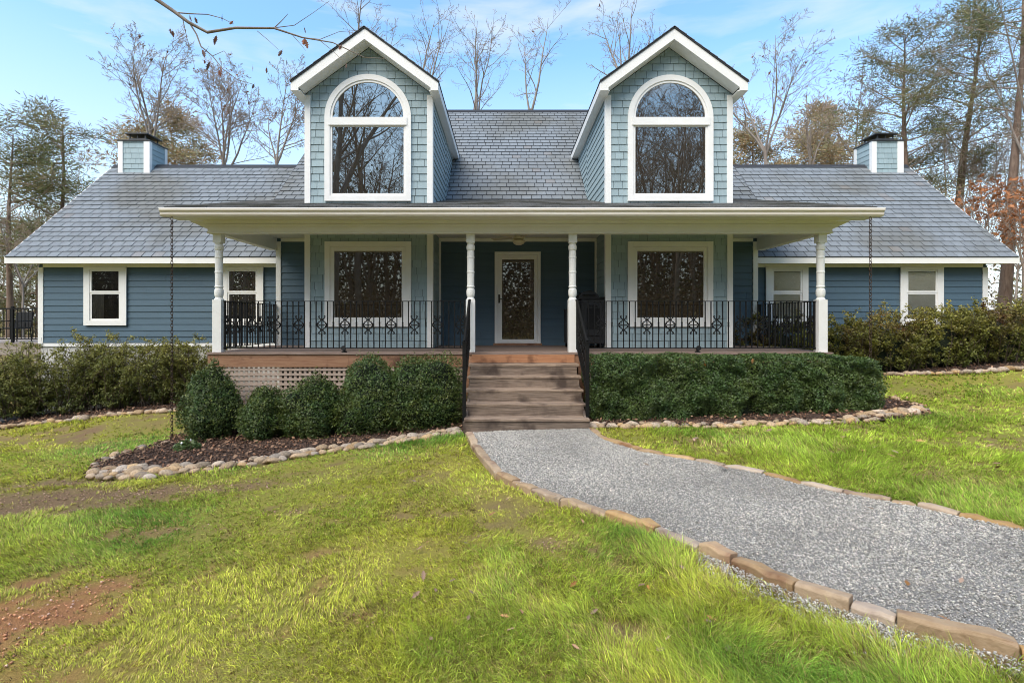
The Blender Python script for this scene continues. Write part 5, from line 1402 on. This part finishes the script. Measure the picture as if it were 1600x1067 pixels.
q = random.Random(3)
DRY = pm('dry_brush', (.15,.11,.07), (.26,.19,.12), .5, .8, attr=True, trans=.15)
woods('woods', [(-q.uniform(22,52), q.uniform(27,46)) for _ in range(26)], 'tangled brown winter woodland seen past the left end of the house', 401, 2.6, DRY, (.5, .75))
woods('woods', [(q.uniform(22,50), q.uniform(24,44)) for _ in range(26)], 'brown winter woodland seen past the right end of the house', 402, 2.4, DRY)
woods('woods', [(q.uniform(-40,40), -q.uniform(8,34)) for _ in range(130)], 'bare woods across the drive mirrored in the windows', 403, 2.2, DRY, (.8, 1.4), 700, 900)
# far dense treeline across the drive
n = 130000; x = rng.uniform(-62, 62, n); y = -rng.uniform(44, 52, n); top = 10+9*fbm(x, y*0, 7, 91, 4)
P = np.stack([x, y, rng.random(n)**1.35*top-.5], -1); cc = np.stack([rng.uniform(.3,.8,n)]*3, -1)
V, Q, C = leaves_np(P, np.tile([0,1,.2], (n,1)), rng.uniform(.22,.6,n), cc, .6, .8)
o = link('treeline', npmesh('treeline', V, Q, None, C), DRY); o['kind'] = 'stuff'; tag(o, 'dark far treeline across the drive mirrored in the windows', 'woods')

# oak with the twig that hangs into the top of the view
e = empty('oak_tree', (-6.4, 3.4, g(-6.4)), 'overhanging oak branch with a few russet leaves crossing the upper left sky', 'tree')
b, s, tips = bare_branches((-6.4,3.4,g(-6.4)), 15, 6.5, 4, .5, 601, dens=.6, r0=.2)
V, Q = tubes_np(b+s); link('trunk', npmesh('trunk', V, Q), BARK, e, smooth=True)
YO = 4.6
def pl(pts, Y=YO): return np.array([(wx(a, Y+dy), Y+dy, wz(c, Y+dy)) for a, c, dy in [(p[0], p[1], p[2] if len(p) > 2 else 0) for p in pts]])
BR = [
 (np.concatenate([np.array([(-6.4,3.4,5.6),(-5.6,3.8,5.75),(-4.4,4.3,5.4)]), pl([(215,-18),(245,0),(270,17),(294,35),(324,51),(368,44),(428,44.5),(472,59),(520,67),(569,90),(600,92)])]), [.06,.05,.032,.020,.0175,.016,.0145,.013,.011,.009,.0065,.005,.003,.002]),
 (pl([(297,38),(307,54),(314,73),(332,88),(348,108),(371,125),(395,132)]), [.008,.007,.006,.005,.004,.003,.002]),
 (pl([(274,20),(297,22),(324,23),(347,29),(365,38)]), [.006,.005,.004,.003,.002]),
 (pl([(428,44.5),(437,36),(443,30),(450,22)]), [.005,.004,.003,.002]), (pl([(285,28),(292,60),(300,85),(304,105)]), [.004,.003,.002,.0015]),
 (pl([(402,49),(420,64),(435,78)]), [.003,.002,.0015]), (pl([(472,59),(500,62),(530,50),(560,48)]), [.004,.003,.002,.0015]), (pl([(500,64),(520,80),(540,100),(542,110)]), [.003,.002,.0015,.001]),
 (pl([(455,53),(470,70),(478,80)]), [.003,.002,.001]), (pl([(332,88),(350,80),(358,92)]), [.003,.002,.001]), (pl([(428,44),(460,40),(490,20),(515,2)]), [.004,.003,.002,.0015])]
V, Q = tubes_np([(p, np.array(r), 6) for p, r in BR]); link('branch', npmesh('branch', V, Q), BARK, e, smooth=True)
OL = oak_leaf_mesh('leaf', OAKL)
q = random.Random(8)
for px, py in ((476,66),(480,70),(532,74),(541,104),(362,36),(334,66),(337,62),(319,85),(322,80),(318,96),(325,103),(346,110),(343,114),(395,108),(394,134),(304,30),(297,28),(348,30),(478,49),(437,82),(449,100),(268,50),(415,109),(270,53)):
    o = inst('leaf', OL, e, (wx(px,YO), YO+q.uniform(-.02,.02), wz(py,YO))); s_ = q.uniform(.05,.085); o.scale = (s_,s_,s_); o.rotation_euler = (q.uniform(-2,-1), q.uniform(-.6,.6), q.uniform(0,6.3))

# ------------------------------------------------------------------ camera, light, sky
cam = bpy.data.cameras.new('camera'); co = bpy.data.objects.new('camera', cam); col.objects.link(co)
co.location = (0,0,EYE); co.rotation_euler = (R(90),0,0)
cam.sensor_width = 36; cam.lens = F/1600*36; cam.shift_x = (800-CX)/1600; cam.shift_y = -(533.5-CY)/1600
cam.clip_start = .05; cam.clip_end = 2000
scene.camera = co
SUN_EL, SUN_AZ = 50, 215      # azimuth of the sun, clockwise from +Y (north); behind the camera to the left
sun = bpy.data.lights.new('sun', 'SUN'); so_ = bpy.data.objects.new('sun', sun); col.objects.link(so_)
sun.energy = 5.0; sun.angle = R(55); sun.color = (1,.88,.72)
az, el = R(SUN_AZ), R(SUN_EL)
dv = Vector((math.sin(az)*math.cos(el), math.cos(az)*math.cos(el), math.sin(el)))
so_.rotation_euler = dv.to_track_quat('Z', 'Y').to_euler()
w = bpy.data.worlds.new('World'); scene.world = w; w.use_nodes = True
nt = w.node_tree; L = nt.links.new; bg = nt.nodes['Background']
sky = N(nt, 'ShaderNodeTexSky', sky_type='NISHITA'); sky.sun_disc = False
sky.sun_elevation = el; sky.sun_rotation = az; sky.air_density = 1.2; sky.dust_density = .6; sky.ozone_density = 1.6
tc = N(nt, 'ShaderNodeTexCoord'); mp = N(nt, 'ShaderNodeMapping'); mp.inputs['Scale'].default_value = (1.2,1.2,6.5); mp.inputs['Location'].default_value = (2.3,.4,.9)
L(tc.outputs['Generated'], mp.inputs['Vector'])
nz = N(nt, 'ShaderNodeTexNoise'); nz.inputs['Scale'].default_value = 2.0; nz.inputs['Detail'].default_value = 7; nz.inputs['Roughness'].default_value = .55; nz.inputs['Distortion'].default_value = .3
L(mp.outputs['Vector'], nz.inputs['Vector'])
mr = N(nt, 'ShaderNodeMapRange'); mr.inputs['From Min'].default_value = .50; mr.inputs['From Max'].default_value = .74; mr.inputs['To Max'].default_value = .75
L(nz.outputs['Fac'], mr.inputs['Value'])
sx = N(nt, 'ShaderNodeSeparateXYZ'); L(tc.outputs['Generated'], sx.inputs[0])
hz = N(nt, 'ShaderNodeMapRange'); hz.inputs['From Min'].default_value = .0; hz.inputs['From Max'].default_value = .45; hz.inputs['To Min'].default_value = .95; hz.inputs['To Max'].default_value = .0
L(sx.outputs['Z'], hz.inputs['Value'])
add = N(nt, 'ShaderNodeMath', operation='MAXIMUM'); L(mr.outputs['Result'], add.inputs[0]); L(hz.outputs['Result'], add.inputs[1])
mx = N(nt, 'ShaderNodeMix', data_type='RGBA'); L(add.outputs[0], mx.inputs['Factor']); gn = N(nt, 'ShaderNodeMix', data_type='RGBA', blend_type='MULTIPLY'); gn.inputs['Factor'].default_value = 1; gn.inputs['B'].default_value = (1.72,2.15,2.3,1); L(sky.outputs[0], gn.inputs['A'])
L(gn.outputs['Result'], mx.inputs['A']); mx.inputs['B'].default_value = (6.7,7.0,7.3,1)
L(mx.outputs['Result'], bg.inputs['Color']); bg.inputs['Strength'].default_value = .15
scene.view_settings.view_transform = 'Standard'; scene.view_settings.look = 'None'; scene.view_settings.exposure = 0; scene.view_settings.gamma = 1
scene.render.engine = 'CYCLES'
scene.cycles.use_denoising = True
scene.cycles.pixel_filter_type = 'BLACKMAN_HARRIS'; scene.cycles.filter_width = 1.0
scene.cycles.max_bounces = 8; scene.cycles.diffuse_bounces = 6; scene.cycles.transparent_max_bounces = 8
